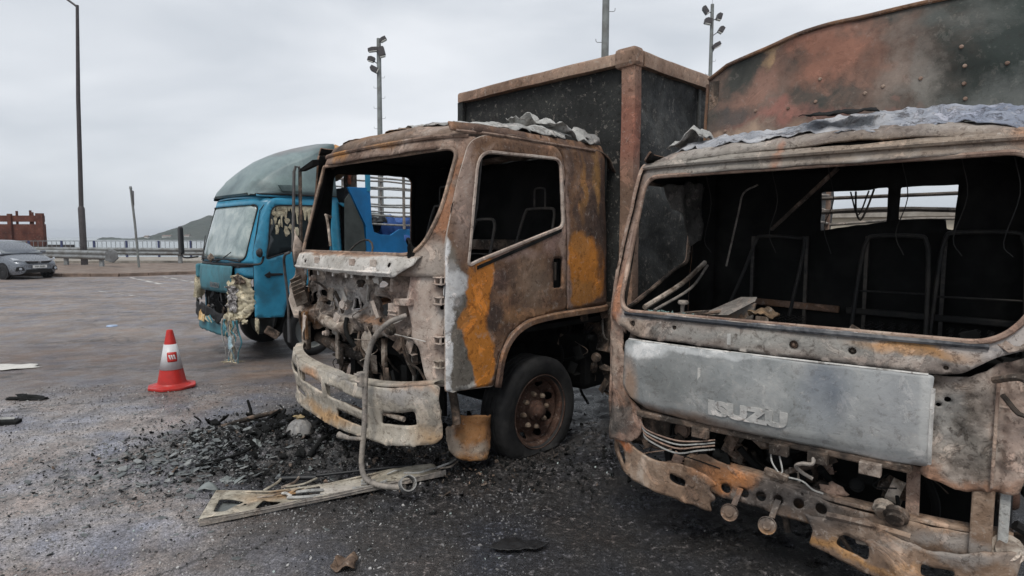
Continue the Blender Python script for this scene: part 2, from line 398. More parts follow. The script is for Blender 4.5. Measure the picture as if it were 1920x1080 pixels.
link(t, wet, b.inputs['Roughness']); b.inputs['Specular IOR Level'].default_value = .5
hb = math_n(t, 'ADD', math_n(t, 'ADD', math_n(t, 'MULTIPLY', nc.outputs[0], .9), math_n(t, 'MULTIPLY', agg, .16)), math_n(t, 'ADD', math_n(t, 'MULTIPLY', nd.outputs[0], .25), math_n(t, 'MULTIPLY', nb.outputs[0], .8)))
bn = node(t, 'ShaderNodeBump'); bn.inputs['Distance'].default_value = .02; link(t, hb, bn.inputs['Height'])
link(t, mrange(t, sepx.outputs[1], 7, 22, .62, .45), bn.inputs['Strength']); link(t, bn.outputs[0], b.inputs['Normal'])

def axis(a0, a1, fine, lo, hi):
    v = list(np.arange(a0, a1, fine)); s = fine; p = v[-1]
    while p < hi: s *= 1.16; p += s; v.append(min(p, hi))
    s = fine; p = v[0]; w = []
    while p > lo: s *= 1.16; p -= s; w.append(max(p, lo))
    return np.array(w[::-1]+v)
gx = axis(-4.6, 2.6, .024, -160, 160); gy = axis(1.6, 7.2, .024, -40, 42.0)
X, Y = np.meshgrid(gx, gy); Z = hground(X, Y)
nx, ny = len(gx), len(gy)
me = bpy.data.meshes.new('ground'); V = np.stack([X.ravel(), Y.ravel(), Z.ravel()], 1)
i = (np.arange(ny-1)[:, None]*nx+np.arange(nx-1)[None, :]).ravel(); F = np.stack([i, i+1, i+nx+1, i+nx], 1)
me.from_pydata(V.tolist(), [], F.tolist()); me.update()
tag(link_mesh('ground', me, m_ground), kind='structure')

# sea, quay, pavement, hills
m_sea, t, b = newmat('sea_water')
co = node(t, 'ShaderNodeTexCoord').outputs['Object']; mpn = vmath(t, 'MULTIPLY', co, (.25, 1, 1)).outputs[0]
n = noise_n(t, mpn, .35, 6, .6); b.inputs['Base Color'].default_value = (.17, .20, .21, 1); b.inputs['Roughness'].default_value = .22; bump(t, b, n.outputs[0], .35, .35)
def flat(name, pts, z, mat, kind='structure', th=None):
    if th:
        mb = MB(); mb.prism([(x, y, z-th) for x, y in pts], (0, 0, th)); return tag(mb.build(name, mat), kind=kind)
    me = bpy.data.meshes.new(name); me.from_pydata([(x, y, z) for x, y in pts], [], [tuple(range(len(pts)))]); me.update()
    return tag(link_mesh(name, me, mat, smooth=False), kind=kind)
flat('sea', [(-4000, 30), (4000, 30), (4000, 4500), (-4000, 4500)], -2.2, m_sea)
m_conc = plain('weathered_concrete', (.34, .31, .27), .85, .3, 3, dirt=(.12, .10, .08), dirt_amt=.4)
m_pave = plain('brown_paving', (.17, .125, .10), .85, .35, 2.5, dirt=(.30, .26, .22), dirt_amt=.5)
m_kerb = plain('kerb_stone', (.22, .16, .125), .85, .4, 3, dirt=(.09, .07, .06), dirt_amt=.5)
KERB = [(-120, 37), (-27, 27.4), (-19, 25.9), (-16.6, 25.9), (-13.2, 28.4), (-6, 33), (60, 35)]
flat('pavement', KERB+[(60, 36.5), (-15, 36.5), (-30, 35.5), (-120, 46)], .13, m_pave, th=.5)
mb = MB()
for p, q in zip(KERB, KERB[1:]):
    d = (Vector(q)-Vector(p)); n_ = Vector((-d.y, d.x)).normalized()*.075; L_ = d.length; k = max(1, int(L_/1.0))
    if k > 80: k = 40
    for j in range(k):
        a = Vector(p)+d*(j/k)+d.normalized()*.012; e = Vector(p)+d*((j+1)/k)-d.normalized()*.012
        mb.prism([(a.x-n_.x, a.y-n_.y, -.3), (e.x-n_.x, e.y-n_.y, -.3), (e.x+n_.x, e.y+n_.y, -.3), (a.x+n_.x, a.y+n_.y, -.3)], (0, 0, .438))
tag(mb.build('kerb', m_kerb, bev=.015), kind='structure')
flat('quay', [(-120, 46), (-30, 35.6), (-15, 36.6), (60, 36.6), (160, 36.6), (160, 44), (-18, 43.6), (-34, 42.6), (-120, 70)], .26, m_conc, th=3.2)
m_mark = plain('road_paint', (.62, .60, .57), .7, .25, 9, dirt=(.2, .18, .17), dirt_amt=.8)
def mark(a, b_, w=.12, name='road_marking'):
    a = Vector(a); b_ = Vector(b_); n_ = Vector((-(b_-a).y, (b_-a).x)).normalized()*w/2
    P = [a-n_, b_-n_, b_+n_, a+n_]
    me = bpy.data.meshes.new(name); me.from_pydata([(p.x, p.y, gz(p.x, p.y)+.006) for p in P], [], [(0, 1, 2, 3)]); me.update()
    tag(link_mesh(name, me, m_mark, smooth=False), kind='structure')
for k in range(4):
    u0 = k*1.35; d = Vector((.68, -.73))
    a = Vector((-15.8, 25.3))+d*u0; mark(a, a+d*.95, .13)
    a = Vector((-15.0, 26.1))+d*(u0+.3); mark(a, a+d*.95, .11)
for k in range(3):
    a = Vector((-12.8, 18.9))+Vector((2.6, -1.9))*(k/3); mark(a, a+Vector((.55, -.4)), .06)

m_hill, t, b = newmat('wooded_hill')
co = node(t, 'ShaderNodeTexCoord').outputs['Object']; n = noise_n(t, co, .22, 8, .7); n2 = noise_n(t, co, .03, 4, .6)
link(t, mixc(t, mrange(t, n2.outputs[0], .4, .6, 0, .3), ramp(t, mrange(t, n.outputs[0], .3, .7), [(0, (.010, .018, .014)), (.5, (.026, .040, .028)), (1, (.055, .07, .045))]), (.08, .08, .06)), b.inputs['Base Color']); b.inputs['Roughness'].default_value = .95
bump(t, b, n.outputs[0], 1, 3)
hx = np.linspace(-500, 60, 300); hy = np.linspace(600, 900, 90); X, Y = np.meshgrid(hx, hy)
def pk(cx, cy, rx, ry, a): return a*np.exp(-((X-cx)/rx)**2-((Y-cy)/ry)**2)
Z = pk(-370, 740, 44, 60, 17.5)+pk(-300, 760, 80, 70, 22)+pk(-190, 770, 90, 80, 30)+pk(-60, 780, 80, 60, 22)
Z = Z*(1+fbm(X, Y, .02, 4, 2)*.35)+fbm(X, Y, .12, 4, 4)*4.0-4.2-5*np.clip((-455-X)/30, 0, 1)
Z += pk(-452, 690, 22, 14, 3.4)+pk(-480, 690, 12, 9, 2.6)
me = bpy.data.meshes.new('hill'); nx, ny = len(hx), len(hy)
V = np.stack([X.ravel(), Y.ravel(), Z.ravel()], 1); i = (np.arange(ny-1)[:, None]*nx+np.arange(nx-1)[None, :]).ravel()
me.from_pydata(V.tolist(), [], np.stack([i, i+1, i+nx+1, i+nx], 1).tolist()); me.update()
tag(link_mesh('hill', me, m_hill), kind='structure')
m_white = plain('white_render', (.6, .58, .54), .8, .2)
for k, (x, y, w, h, lab) in enumerate([(-374, 668, 9, 3.2, 'wide low white house on the shore below the wooded hill'), (-352, 668, 5, 3.6, 'small white house on the shore nearest the blue truck'), (-396, 668, 4, 2.6, 'smallest white house on the shore, farthest from the blue truck')]):
    r_ = empty('shore_house', (x, y, -1.5), 0, lab, 'house', 'houses along the far shore')
    MB().box((0, 0, h/2), (w, 5, h)).build('wall', m_white, r_)
    MB().prism([(-w/2-.3, -2.8, h), (w/2+.3, -2.8, h), (w/2+.3, 0, h+1.2), (-w/2-.3, 0, h+1.2)], (0, 0, .25)).prism([(-w/2-.3, 2.8, h), (w/2+.3, 2.8, h), (w/2+.3, 0, h+1.2), (-w/2-.3, 0, h+1.2)], (0, 0, .24)).build('roof', m_kerb, r_)

# ------------------------------------------------------------------ guardrails, seaside railing
m_galv = plain('galvanised_steel', (.27, .285, .29), .55, .3, 6, metal=.3, dirt=(.10, .085, .07), dirt_amt=.6)
def guardrail(pts, label, zt=.93, hh=.46, post=(), endcap=False):
    root = empty('guardrail', (*pts[0], .13), 0, label, 'guardrail', 'steel guardrails on the pavement')
    o = Vector((*pts[0], .13)); z0 = zt-.13
    prof = [(0, 0), (.07, .08), (.07, .15), (0, .22), (0, .24), (.07, .31), (.07, .38), (0, .46)]
    P = [Vector((*p, 0))-Vector((o.x, o.y, 0)) for p in pts]; P = spline(P, 6)
    v = []; f = []
    for i, p in enumerate(P):
        d = (P[min(i+1, len(P)-1)]-P[max(0, i-1)]).normalized(); n_ = Vector((d.y, -d.x, 0))
        for a, z in prof: v.append(p+n_*a+Vector((0, 0, z0-hh+z*hh/.46)))
    m = len(prof)
    for i in range(len(P)-1):
        for k in range(m-1): f.append((i*m+k, (i+1)*m+k, (i+1)*m+k+1, i*m+k+1))
    MB().add(v, f).build('beam', m_galv, root, smooth=True, thick=.012)
    for q in post:
        c = P[0].lerp(P[-1], q); i = int(q*(len(P)-1)); c = P[i]
        MB().box((c.x, c.y+.12, (z0-.03)/2-.02), (.2, .14, z0-.02)).build('post', m_galv, root, bev=.01)
    if endcap:
        e = P[-1]; d = (P[-1]-P[-2]).normalized()
        sheet('end_terminal', rpoly([(-.5, z0-hh-.04), (.35, z0-hh-.12), (.62, z0-.36), (.55, z0-.02), (.3, z0+.08), (-.4, z0-.0)], .1),
              [], lambda u, w: (e.x+d.x*u+d.y*(.13-.25*max(0, u-.2)), e.y+d.y*u-d.x*(.13-.25*max(0, u-.2)), w), plain('dented_end_cap', (.16, .165, .17), .6, .4, 5, dirt=(.05, .05, .05)), root, .08, .02, crumple=.04, cfreq=5)
    return root
guardrail([(-60, 47), (-36, 38.3), (-24.5, 33.6), (-20.3, 31.2)], 'nearer steel guardrail ending in a dented end cap beside the lamp post', .95, .46, (.55, .72, .93), True)
guardrail([(-60, 51), (-36, 40.6), (-26, 37.6), (-16, 34.9), (-6, 34.2)], 'farther steel guardrail running behind the lamp post and sign pole', 1.02, .42, (.3, .5, .68, .78, .9))
m_rail = plain('blue_grey_railing_paint', (.22, .24, .26), .55, .2, 8, dirt=(.09, .08, .07)); m_railp = plain('blue_post_paint', (.045, .055, .13), .55, .3, 8)
FEN = [Vector((-52, 47, .26)), Vector((-33, 42.0, .26)), Vector((-18, 42.9, .26)), Vector((22, 43.2, .26))]
def along(P, step):
    o = []; 
    for a, b_ in zip(P, P[1:]):
        n = max(1, int((b_-a).length/step)); o += [a+(b_-a)*k/n for k in range(n)]
    return o+[P[-1]]
froot = empty('seaside_railing', FEN[1], 0, 'metal railing with thin uprights and dark blue posts along the water', 'railing')
rel = [p-FEN[1] for p in FEN]
for z, w in ((1.12, .05), (.12, .04)):
    mb = MB()
    for a, b_ in zip(rel, rel[1:]): mb.bar(a+Vector((0, 0, z)), b_+Vector((0, 0, z)), w)
    mb.build('top_rail' if z > 1 else 'bottom_rail', m_rail, froot)
pb = MB().box((0, 0, .57), (.11, .11, 1.14)).build('post', m_railp, froot); pme = pb.data; bpy.data.objects.remove(pb)
for p in along(rel, 2.1):
    o = bpy.data.objects.new('post', pme); C.objects.link(o); o.parent = froot; o.location = p
ume = MB().box((0, 0, .6), (.026, .026, .96)).build('upright', m_rail, froot); um = ume.data; bpy.data.objects.remove(ume)
ups = along(rel[1:3], .30)
for p in ups[:110]:
    o = bpy.data.objects.new('upright', um); C.objects.link(o); o.parent = froot; o.location = p
mb = MB()
for p in along(rel[0:2], .30)+along(rel[2:], .30): mb.box(p+Vector((0, 0, .6)), (.026, .026, .96))
tag(mb.build('upright_row', m_rail, froot), kind='stuff')

# ------------------------------------------------------------------ poles
m_lampd = plain('brown_lamp_paint', (.055, .048, .05), .5, .3, 5); m_pole = plain('grey_pole_paint', (.20, .215, .21), .6, .2, 3, dirt=(.1, .09, .08))
lp = empty('street_lamp', (-23.7, 34.0, .13), 0, 'tall dark street lamp post with thick lower section standing on the pavement', 'street lamp')
MB().tube([(0, 0, 0), (0, 0, 3.1), (0, 0, 3.2)], [.17, .165, .12], 16).build('base_column', m_lampd, lp, smooth=True)
MB().tube([(0, 0, 3.15), (.18, 0, 9), (.42, 0, 13.9)], [.115, .10, .075], 14).build('mast', m_lampd, lp, smooth=True)
MB().tube([(.42, 0, 13.8), (.1, 0, 14.05), (-.9, -.1, 14.75), (-1.9, -.2, 15.1)], .055, 10, smooth=4).build('arm', m_lampd, lp, smooth=True)
MB().box((-2.4, -.2, 15.12), (1.0, .35, .16), (0, R(6), 0), .8).build('lamp_head', m_pole, lp, bev=.03)
MB().box((0, -.17, .8), (.16, .03, .5)).build('service_door', m_lampd, lp, bev=.01)
sp = empty('traffic_sign', (-18.86, 31.0, .13), 0, 'leaning grey sign pole with a triangular sign seen edge on', 'traffic sign')
MB().tube([(0, 0, -.1), (-.1, 0, 2.2), (-.22, 0, 3.98)], .055, 12).build('pole', m_pole, sp, smooth=True)
MB().tube([(-.22, 0, 3.95), (-.225, 0, 4.06)], [.075, .05], 12).build('cap', m_pole, sp, smooth=True)
sg = MB(); d = Vector((-.40, .92, 0)).normalized()
sg.prism([Vector((-.13, -.03, 3.85))-d*.42, Vector((-.13, -.03, 3.85))+d*.42, Vector((-.08, -.03, 3.1))], (.03, -.013, 0)); sg.build('sign_plate', m_lampd, sp, bev=.004)

def mast(x, y, top, r0, r1, lamps, label, lean=0, antenna=False, rungs=(0, 1), side=1):
    root = empty('floodlight_mast', (x, y, 0), 0, label, 'floodlight mast', 'tall floodlight masts behind the trucks')
    MB().tube([(0, 0, 0), (lean, 0, top)], [r0, r1], 14).build('mast', m_pole, root, smooth=True)
    z = 2.5; k = 0; st = rungs[1]
    while z < rungs[0]:
        u = z/top; c = Vector((lean*u, 0, z)); r = r0+(r1-r0)*u; s = 1 if k % 2 else -1
        MB().tube([c, c+Vector((s*(r+.24), 0, 0)), c+Vector((s*(r+.30), 0, .05)), c+Vector((s*(r+.31), 0, .18))], .018, 5).build('climbing_rung', m_pole, root)
        z += st; k += 1
    for (dx, dz, w, h, ang) in lamps:
        c = Vector((lean+dx*.6, -.2, top+dz*.85)); w *= .85; h *= .9
        lr = MB().prism([(c.x+px*math.cos(ang)-pz*math.sin(ang), c.y-.25, c.z+px*math.sin(ang)+pz*math.cos(ang)) for px, pz in ((-w/2, -h/2), (w/2, -h*.35), (w/2, h*.42), (-w*.1, h/2), (-w/2, h*.25))], (0, .5, 0)).build('floodlight', m_lampd, root, bev=.03)
        MB().bar((lean, 0, top+dz-.15), c, .07).build('bracket', m_lampd, root)
        MB().box((c.x+math.sin(ang)*h*.5, c.y-.02, c.z-math.cos(ang)*h*.5+.0), (w*.8, .42, .05), (0, -ang, 0)).build('lens', m_white, lr)
    if antenna: MB().tube([(lean, 0, top), (lean, 0, top+1.3)], .015, 5).build('aerial', m_lampd, root)
    return root
# spots follow from the mast's distance: 60 m, 34 m and 64 m
mast(-12.75, 60, 20.4, .30, .2, [(.75, -.15, .75, .42, .5), (-.85, -1.25, 1.1, .45, .1), (.45, -1.5, .75, 1.1, .25), (-1.15, -2.3, .75, .55, -.3), (-.75, -3.4, .6, .9, 1.1)], 'floodlight mast with five dark lamps above the blue and burnt trucks', .1, rungs=(17.2, .95))
mast(4.95, 34, 22, .24, .16, [(.6, -.2, .7, .4, .4), (-.6, -.9, .7, .4, .1)], 'thickest mast, rising out of frame above the burnt cargo box', .12, rungs=(20, 1.6))
mast(20.1, 64, 25.0, .25, .17, [(-1.25, -.75, .5, .95, .6), (1.1, -1.5, .6, .8, -.25), (-.75, -2.0, .85, .7, -.2), (1.5, -3.0, .6, .8, -.5), (.7, -4.8, 1.1, .5, .5)], 'slim floodlight mast with an aerial above the gap between both boxes', .1, True, (19.5, 1.3))

# ------------------------------------------------------------------ rust-red barge works
m_rust = burnt('rust_red_steel', [(0, (.045, .018, .014)), (.5, (.085, .028, .020)), (1, (.12, .045, .03))], .9, ash=.1, soot=.3, streak=.4, seed=4)
bg_ = empty('steel_barge', (-37.9, 50, -.5), R(4), 'rust red steel barge wall with posts moored beyond the guardrail', 'barge')
MB().box((-9, 0, 2.2), (18, .3, 1.95)).build('wall_plate', m_rust, bg_)
MB().box((-9, -.05, 3.62), (18, .25, .5)).build('top_beam', m_rust, bg_)
for k in range(8):
    MB().box((-.2-2.3*k, -.22, 2.4), (.28 if k else .55, .24, 3.2 if k else 3.3)).build('stanchion', m_rust, bg_, bev=.01)
for x, h in ((-1.1, 4.15), (-1.25, 4.3), (-2.3, 4.25), (-3.9, 4.4), (-4.4, 4.3), (-5.8, 4.2), (-8.4, 4.3), (-9.4, 4.9), (-9.9, 4.6), (-13, 4.4)):
    MB().tube([(x, .3, 2.9), (x, .3, h)], .09, 8).build('bollard_pipe', m_rust, bg_)
for k in range(9): MB().box((-1-k*2, -.16, 2.5), (1.3, .04, .06)).box((-1-k*2, -.16, 1.9), (1.3, .04, .06)).build('rib', m_rust, bg_)
MB().box((-8, -.2, .95), (20, .6, .9)).box((1.2, -.1, 1.35), (2.0, .5, .35)).build('hull', plain('dark_hull', (.05, .045, .045), .8, .4, 3), bg_, bev=.05)
for x in (-3.7, -4.5, -8.1): MB().box((x, -.4, 1.45), (.2, .1, .75)).build('white_marker', m_white, bg_)

# ------------------------------------------------------------------ truck cabs
class Cab:
    """outer skin of a forward-control cab in the truck's own frame: x to its left side, y backwards, z up"""
    def __init__(s, W, sill, lean0, lean1, ztop, zroof, yrear, tumble=.07, bulge=.05, corner=.17, cpow=8, front_r=.42, rear_r=.2):
        s.W, s.sill, s.l0, s.l1, s.zt, s.zr, s.yr, s.tb, s.b, s.c, s.cp, s.fr, s.rr = W, sill, lean0, lean1, ztop, zroof, yrear, tumble, bulge, corner, cpow, front_r, rear_r
    def lean(s, z):
        if z < s.sill: return s.l0-.02*(s.sill-z)
        u = (z-s.sill)/(s.zt-s.sill); return s.l0+(s.l1-s.l0)*(u*.8+.2*u*u)
    def tum(s, z): return s.tb*ss(s.sill-.1, s.zr, z)
    def front(s, x, z, off=0):
        t = abs(x)/s.W
        return (x*(1-s.tum(z)/s.W), s.lean(z)+s.b*t*t+s.c*min(t, 1.02)**s.cp+off, z)
    def side(s, y, z, sg=1, off=0):
        x = s.W-s.tum(z)-off
        u = (y-(s.yr-s.rr))/s.rr
        if u > 0: x -= s.rr*.8*(1-math.sqrt(max(0, 1-min(u, 1)**2)))
        v = (z-(s.zr-.16))/.16
        if v > 0: x -= .09*(1-math.sqrt(max(0, 1-min(v, 1)**2)))
        yf = s.lean(z)+s.b+s.c
        if y < yf: x -= (yf-y)*.35
        return (sg*x, y, z)
    def roof(s, x, v, off=0):
        f = s.front(x, s.zt); y = f[1]+v; u = max(0, min(1, v/s.fr)); t = abs(x)/s.W
        z = s.zt+(s.zr-s.zt)*math.sqrt(1-(1-u)**2)+.03*(1-t*t)-.10*t**10
        w = (y-(s.yr-s.rr))/s.rr
        if w > 0: z -= s.rr*.6*(1-math.sqrt(max(0, 1-min(w, 1)**2)))
        return (f[0], y, z+off)

DOOR = [(.19, .68), (.60, .65), (.655, .86), (.76, 1.0), (.93, 1.085), (1.2, 1.115), (1.39, 1.12), (1.40, 1.8), (1.385, 2.31), (1.30, 2.385), (.55, 2.385), (.44, 2.33), (.33, 2.05), (.20, 1.62)]
WIN = [(.37, 1.50), (.47, 1.535), (1.08, 1.70), (1.365, 1.775), (1.355, 2.295), (.50, 2.275)]
def door_poly(): return rpoly(DOOR, [.02, .02, .02, .04, .1, .1, .03, .05, .08, .05, .1, .1, .1, .1])
def win_poly(): return rpoly(WIN, [.04, .05, .1, .06, .08, .13])

def bolt_ring(mb, n, r, br, h, M):
    for k in range(n):
        a = 2*math.pi*k/n+.2
        mb.lathe([(br, 0), (br, h), (br*.6, h*1.5), (0.0001, h*1.5)], 6, M @ Matrix.Translation((r*math.cos(a), r*math.sin(a), 0)))
def wheel(parent, c, side, m_t, m_r, m_b, rt=.40, rr=.275, width=.2, flat=0., steer=0., label=None):
    """a truck front wheel: tyre, dished rim with hand holes, nuts, hub"""
    root_M = Matrix.Translation(c) @ Matrix.Rotation(steer, 4, 'Z') @ Matrix.Rotation(R(90*side), 4, 'Y')
    w = width/2
    prof = [(rr-.01, w*.75), (rr+.01, w*.98), (rr+.04, w*1.06), (rt-.055, w*1.1), (rt-.015, w*.95), (rt, w*.78), (rt, w*.45), (rt-.008, w*.42), (rt-.008, w*.36), (rt, w*.33), (rt, w*.05), (rt-.008, w*.03), (rt-.008, -w*.03), (rt, -w*.05), (rt, -w*.33), (rt-.008, -w*.36), (rt-.008, -w*.42), (rt, -w*.45), (rt, -w*.78), (rt-.015, -w*.95), (rt-.055, -w*1.1), (rr, -w*.9)]
    ty = MB().lathe(prof, 48, root_M)
    gz0 = c[2]-rt
    if flat:
        nv = []
        for v in ty.v:
            d = c[2]-rt+flat-v[2]
            if d > 0:
                k = d/flat; nv.append((v[0]+(.03*side if (v[0]-c[0])*side > 0 else -.03*side)*k, v[1]+(v[1]-c[1])*.12*k, c[2]-rt+flat-d*.12))
            else: nv.append(v)
        ty.v = nv
    to = ty.build('tyre', m_t, parent, smooth=True)
    if flat:
        for v in to.data.vertices: v.co += noise.noise_vector(v.co*7)*.006
    rim = MB().lathe([(rr+.012, w*1.02), (rr+.012, w*.85), (rr-.012, w*.8), (rr-.022, w*.45)], 40, root_M)
    ro = rim.build('rim', m_r, parent, smooth=True, thick=.006)
    def disc(u, v):
        r = math.hypot(u, v); z = w*.42-.05*ss(rr-.03, rr*.72, r)+.05*ss(rr*.62, rr*.5, r)
        p = root_M @ Vector((u, v, z)); return tuple(p)
    hs = []
    for k in range(8):
        a = 2*math.pi*k/8+.35; h = []
        for q in range(12):
            b_ = 2*math.pi*q/12; x = rr*.76+.024*math.cos(b_); y = .036*math.sin(b_)
            h.append((x*math.cos(a)-y*math.sin(a), x*math.sin(a)+y*math.cos(a)))
        hs.append(h)
    sheet('disc', circ(0, 0, rr-.015, 40), hs+[circ(0, 0, .035, 12)], disc, m_r, ro, .03, .008)
    Mz = root_M @ Matrix.Translation((0, 0, w*.42))
    hb = MB().lathe([(.085, 0), (.08, .03), (.055, .04), (.05, .075), (.035, .09), (.0001, .092)], 20, Mz).build('hub', m_r, parent, smooth=True)
    for k in range(8):
        a = 2*math.pi*k/8+.1; q = Mz @ Matrix.Translation((rr*.47*math.cos(a), rr*.47*math.sin(a), 0))
        MB().lathe([(.021, -.01), (.019, .02), (.012, .034), (.0001, .036)], 7, q).build('wheel_nut', m_b, hb)

def crumpled(name, poly, fn, mat, parent, seed, amp=.05, res=.022, fr=5):
    o = sheet(name, poly, [], fn, mat, parent, res, .004)
    for v in o.data.vertices:
        p = v.co*fr+Vector((seed*3.3, seed, seed*1.7))
        r1 = 1-abs(noise.noise(p))*2; r2 = 1-abs(noise.noise(p*2.3+Vector((3, 3, 3))))*2
        v.co.z += amp*(r1*.7+r2*.32+noise.fractal(p*4, .7, 2, 4)*.22)
        v.co += noise.noise_vector(p*2)*amp*.5
    return o

ID = {}
def place(name, o, ang, z, label, cat, group=None): return empty(name, (o[0], o[1], z), R(ang), label, cat, group)

# ---- shared burnt materials
m_char = plain('charred_black', (.0065, .007, .007), .85, .5, 10, spec=.2, dirt=(.026, .025, .024), dirt_amt=.5)
m_seat = plain('scorched_tube', (.045, .042, .040), .7, .5, 30, dirt=(.13, .11, .09), dirt_amt=.6)
m_tyre = plain('burnt_tyre', (.010, .010, .0105), .75, .4, 18, spec=.35, bmp=.35, dirt=(.05, .048, .046), dirt_amt=.5)
m_hub = burnt('rusty_wheel', [(0, (.03, .018, .014)), (.5, (.065, .036, .026)), (1, (.10, .06, .045))], 7, ash=.25, soot=.4, seed=2)
m_nut = burnt('pale_nut', [(0, (.12, .085, .06)), (1, (.32, .26, .2))], 14, ash=.3, soot=.3)
m_mess = burnt('ash_and_rust_parts', [(0, (.03, .024, .02)), (.35, (.12, .09, .07)), (.6, (.27, .235, .20)), (1, (.44, .41, .37))], 5.5, ash=.6, soot=.75, bmp=.6, seed=6)
m_mess2 = burnt('scorched_parts', [(0, (.014, .013, .012)), (.45, (.05, .04, .033)), (.75, (.15, .11, .085)), (1, (.27, .235, .2))], 6, ash=.4, soot=.7, bmp=.6, seed=9)
m_tube = burnt('scaled_pipe', [(0, (.10, .095, .09)), (.5, (.20, .185, .17)), (1, (.30, .27, .235))], 8, ash=.3, soot=.5, seed=3)
m_ashcloth = burnt('ash_white_scale', [(0, (.13, .13, .13)), (.45, (.27, .275, .27)), (1, (.40, .41, .40))], 3.5, ash=.4, soot=.5, bmp=.7, seed=12)
m_ashblue = burnt('ash_blue_scale', [(0, (.10, .11, .13)), (.4, (.24, .255, .285)), (1, (.42, .43, .45))], 4.5, [((.75, .5, 2.25), (.3, .5, .2), (.10, .13, .20), .6, .6)], ash=.4, soot=.6, bmp=.8, seed=13)

m_black_ = m_char
def clutter(parent, box, n, mats, seed, s=1.):
    """burnt brackets, hoses, clamps and wires hanging in a front compartment; every piece its own part"""
    q = random.Random(seed); x0, x1, y0, y1, z0, z1 = box
    for k in range(n):
        c = Vector((q.uniform(x0, x1), q.uniform(y0, y1), q.uniform(z0, z1))); m = q.choice(mats); ty = q.random()
        if ty < .3:
            w, h, l = q.uniform(.03, .07)*s, q.uniform(.05, .14)*s, q.uniform(.03, .08)*s
            mb = MB(); a = q.uniform(-.6, .6)
            mb.box(c, (w, .006, h), (0, a, q.uniform(-.5, .5))).box(c+Vector((0, l/2, -h/2)), (w, l, .006), (q.uniform(-.3, .3), a, 0))
            mb.build('bracket', m, parent, bev=.002)
        elif ty < .62:
            p = [c]; d = Vector((q.uniform(-1, 1), q.uniform(-.3, .3), q.uniform(-.8, .2)))
            for j in range(4):
                d += Vector((q.uniform(-.6, .6), q.uniform(.0, .35), q.uniform(-.7, .2))); d.y = max(d.y, 0); p.append(p[-1]+d.normalized()*q.uniform(.04, .11)*s)
            MB().tube(p, q.uniform(.006, .017)*s, 7, smooth=4).build('hose', m_mess2 if m not in (m_char, m_black_) else m, parent, smooth=True)
        elif ty < .8:
            p = [c, c+Vector((q.uniform(-.2, .2), -.02, q.uniform(-.1, -.02))), c+Vector((q.uniform(-.3, .3), -.01, q.uniform(-.25, -.05)))]
            MB().tube(p, .0035, 5, smooth=5).build('wire', m, parent)
        elif ty < .9:
            r = q.uniform(.02, .05)*s; M = Matrix.Translation(c) @ Matrix.Rotation(R(90)+q.uniform(-.5, .5), 4, 'X') @ Matrix.Rotation(q.uniform(-.4, .4), 4, 'Y')
            MB().lathe([(r*.4, 0), (r, .004), (r, .03), (r*.7, .035), (r*.7, .05), (.0001, .05)], 14, M).build('fitting', m, parent, smooth=True)
        else:
            MB().lump(c, (q.uniform(.02, .06)*s, .03*s, q.uniform(.02, .05)*s), .5, 9, 6, seed*9+k, 2.2).build('melted_lump', m, parent, smooth=True)

# ================================================================== MIDDLE TRUCK, burnt out
MO, MA = (-1.27, 4.53), -44.7
mt = place('burnt_truck', MO, MA, 0, 'burnt out brown cab with orange patched side door, between the blue and grey fronted trucks', 'truck')
G = Cab(1.0, 1.5, .05, .29, 2.36, 2.49, 2.09, rear_r=.27, tumble=.035)
m_frame = burnt('burnt_windscreen_surround', [(0, (.05, .036, .03)), (.4, (.13, .088, .068)), (.7, (.20, .145, .115)), (1, (.29, .235, .20))], 3.0,
    [((-.45, .3, 2.36), (.16, .3, .09), OCHRE, .3, .8), ((.15, .35, 2.42), (.25, .3, .06), OCHRE, .4, .6), ((.92, .2, 1.95), (.06, .3, .33), (.27, .13, .07), .3, .8),
     ((-.93, .15, 1.9), (.16, .4, .45), (.07, .055, .048), .4, .85), ((-.4, .1, 1.56), (.6, .2, .03), (.25, .13, .07), .5, .7), ((.9, .2, 1.5), (.2, .4, .12), (.33, .30, .27), .4, .7), ((.95, .3, 2.3), (.12, .3, .12), (.20, .14, .11), .4, .8)], seed=1, ash=.35, soot=.5, bmp=.5)
m_door = burnt('burnt_door_paint', [(0, (.055, .036, .028)), (.4, (.11, .066, .045)), (.65, (.17, .10, .062)), (1, (.30, .22, .175))], 3.2,
    [((1, .95, 1.13), (1, .42, .05), (.24, .135, .07), .5, .8), ((1, .16, 1.02), (1, .27, .62), (.125, .115, .10), .06), ((1, .22, 1.40), (1, .13, .14), (.22, .215, .21), .1), ((1, .20, 1.15), (1, .045, .55), (.48, .49, .50), .15), ((1, .26, 1.41), (1, .12, .07), (.50, .51, .52), .2), ((1, .4, .69), (1, .2, .02), (.5, .49, .46), .4, .8),
     ((1, .45, 1.20), (1, .115, .29), (.44, .165, .030), .08), ((1, .50, 1.45), (1, .09, .15), (.42, .16, .032), .12), ((1, .50, .86), (1, .12, .23), (.44, .17, .030), .08), ((1, .33, 1.16), (1, .06, .07), (.33, .14, .038), .15),
     ((1, .62, 1.12), (1, .085, .08), (.05, .036, .032), .25, .9), ((1, .68, 1.36), (1, .11, .09), (.075, .048, .042), .3, .8), ((1, .78, 1.58), (1, .30, .045), (.27, .19, .165), .5, .7), ((1, 1.24, 1.70), (1, .12, .10), (.28, .19, .165), .4, .7), ((1, 1.0, 1.35), (1, .13, .16), (.23, .18, .14), .9, .55),
     ((1, .35, 2.0), (1, .10, .4), (.24, .185, .16), .3, .8), ((1, 1.38, 1.9), (1, .035, .45), (.27, .20, .17), .3, .8)], warp=.10, seed=2, ash=.35, soot=.35, bmp=.3)
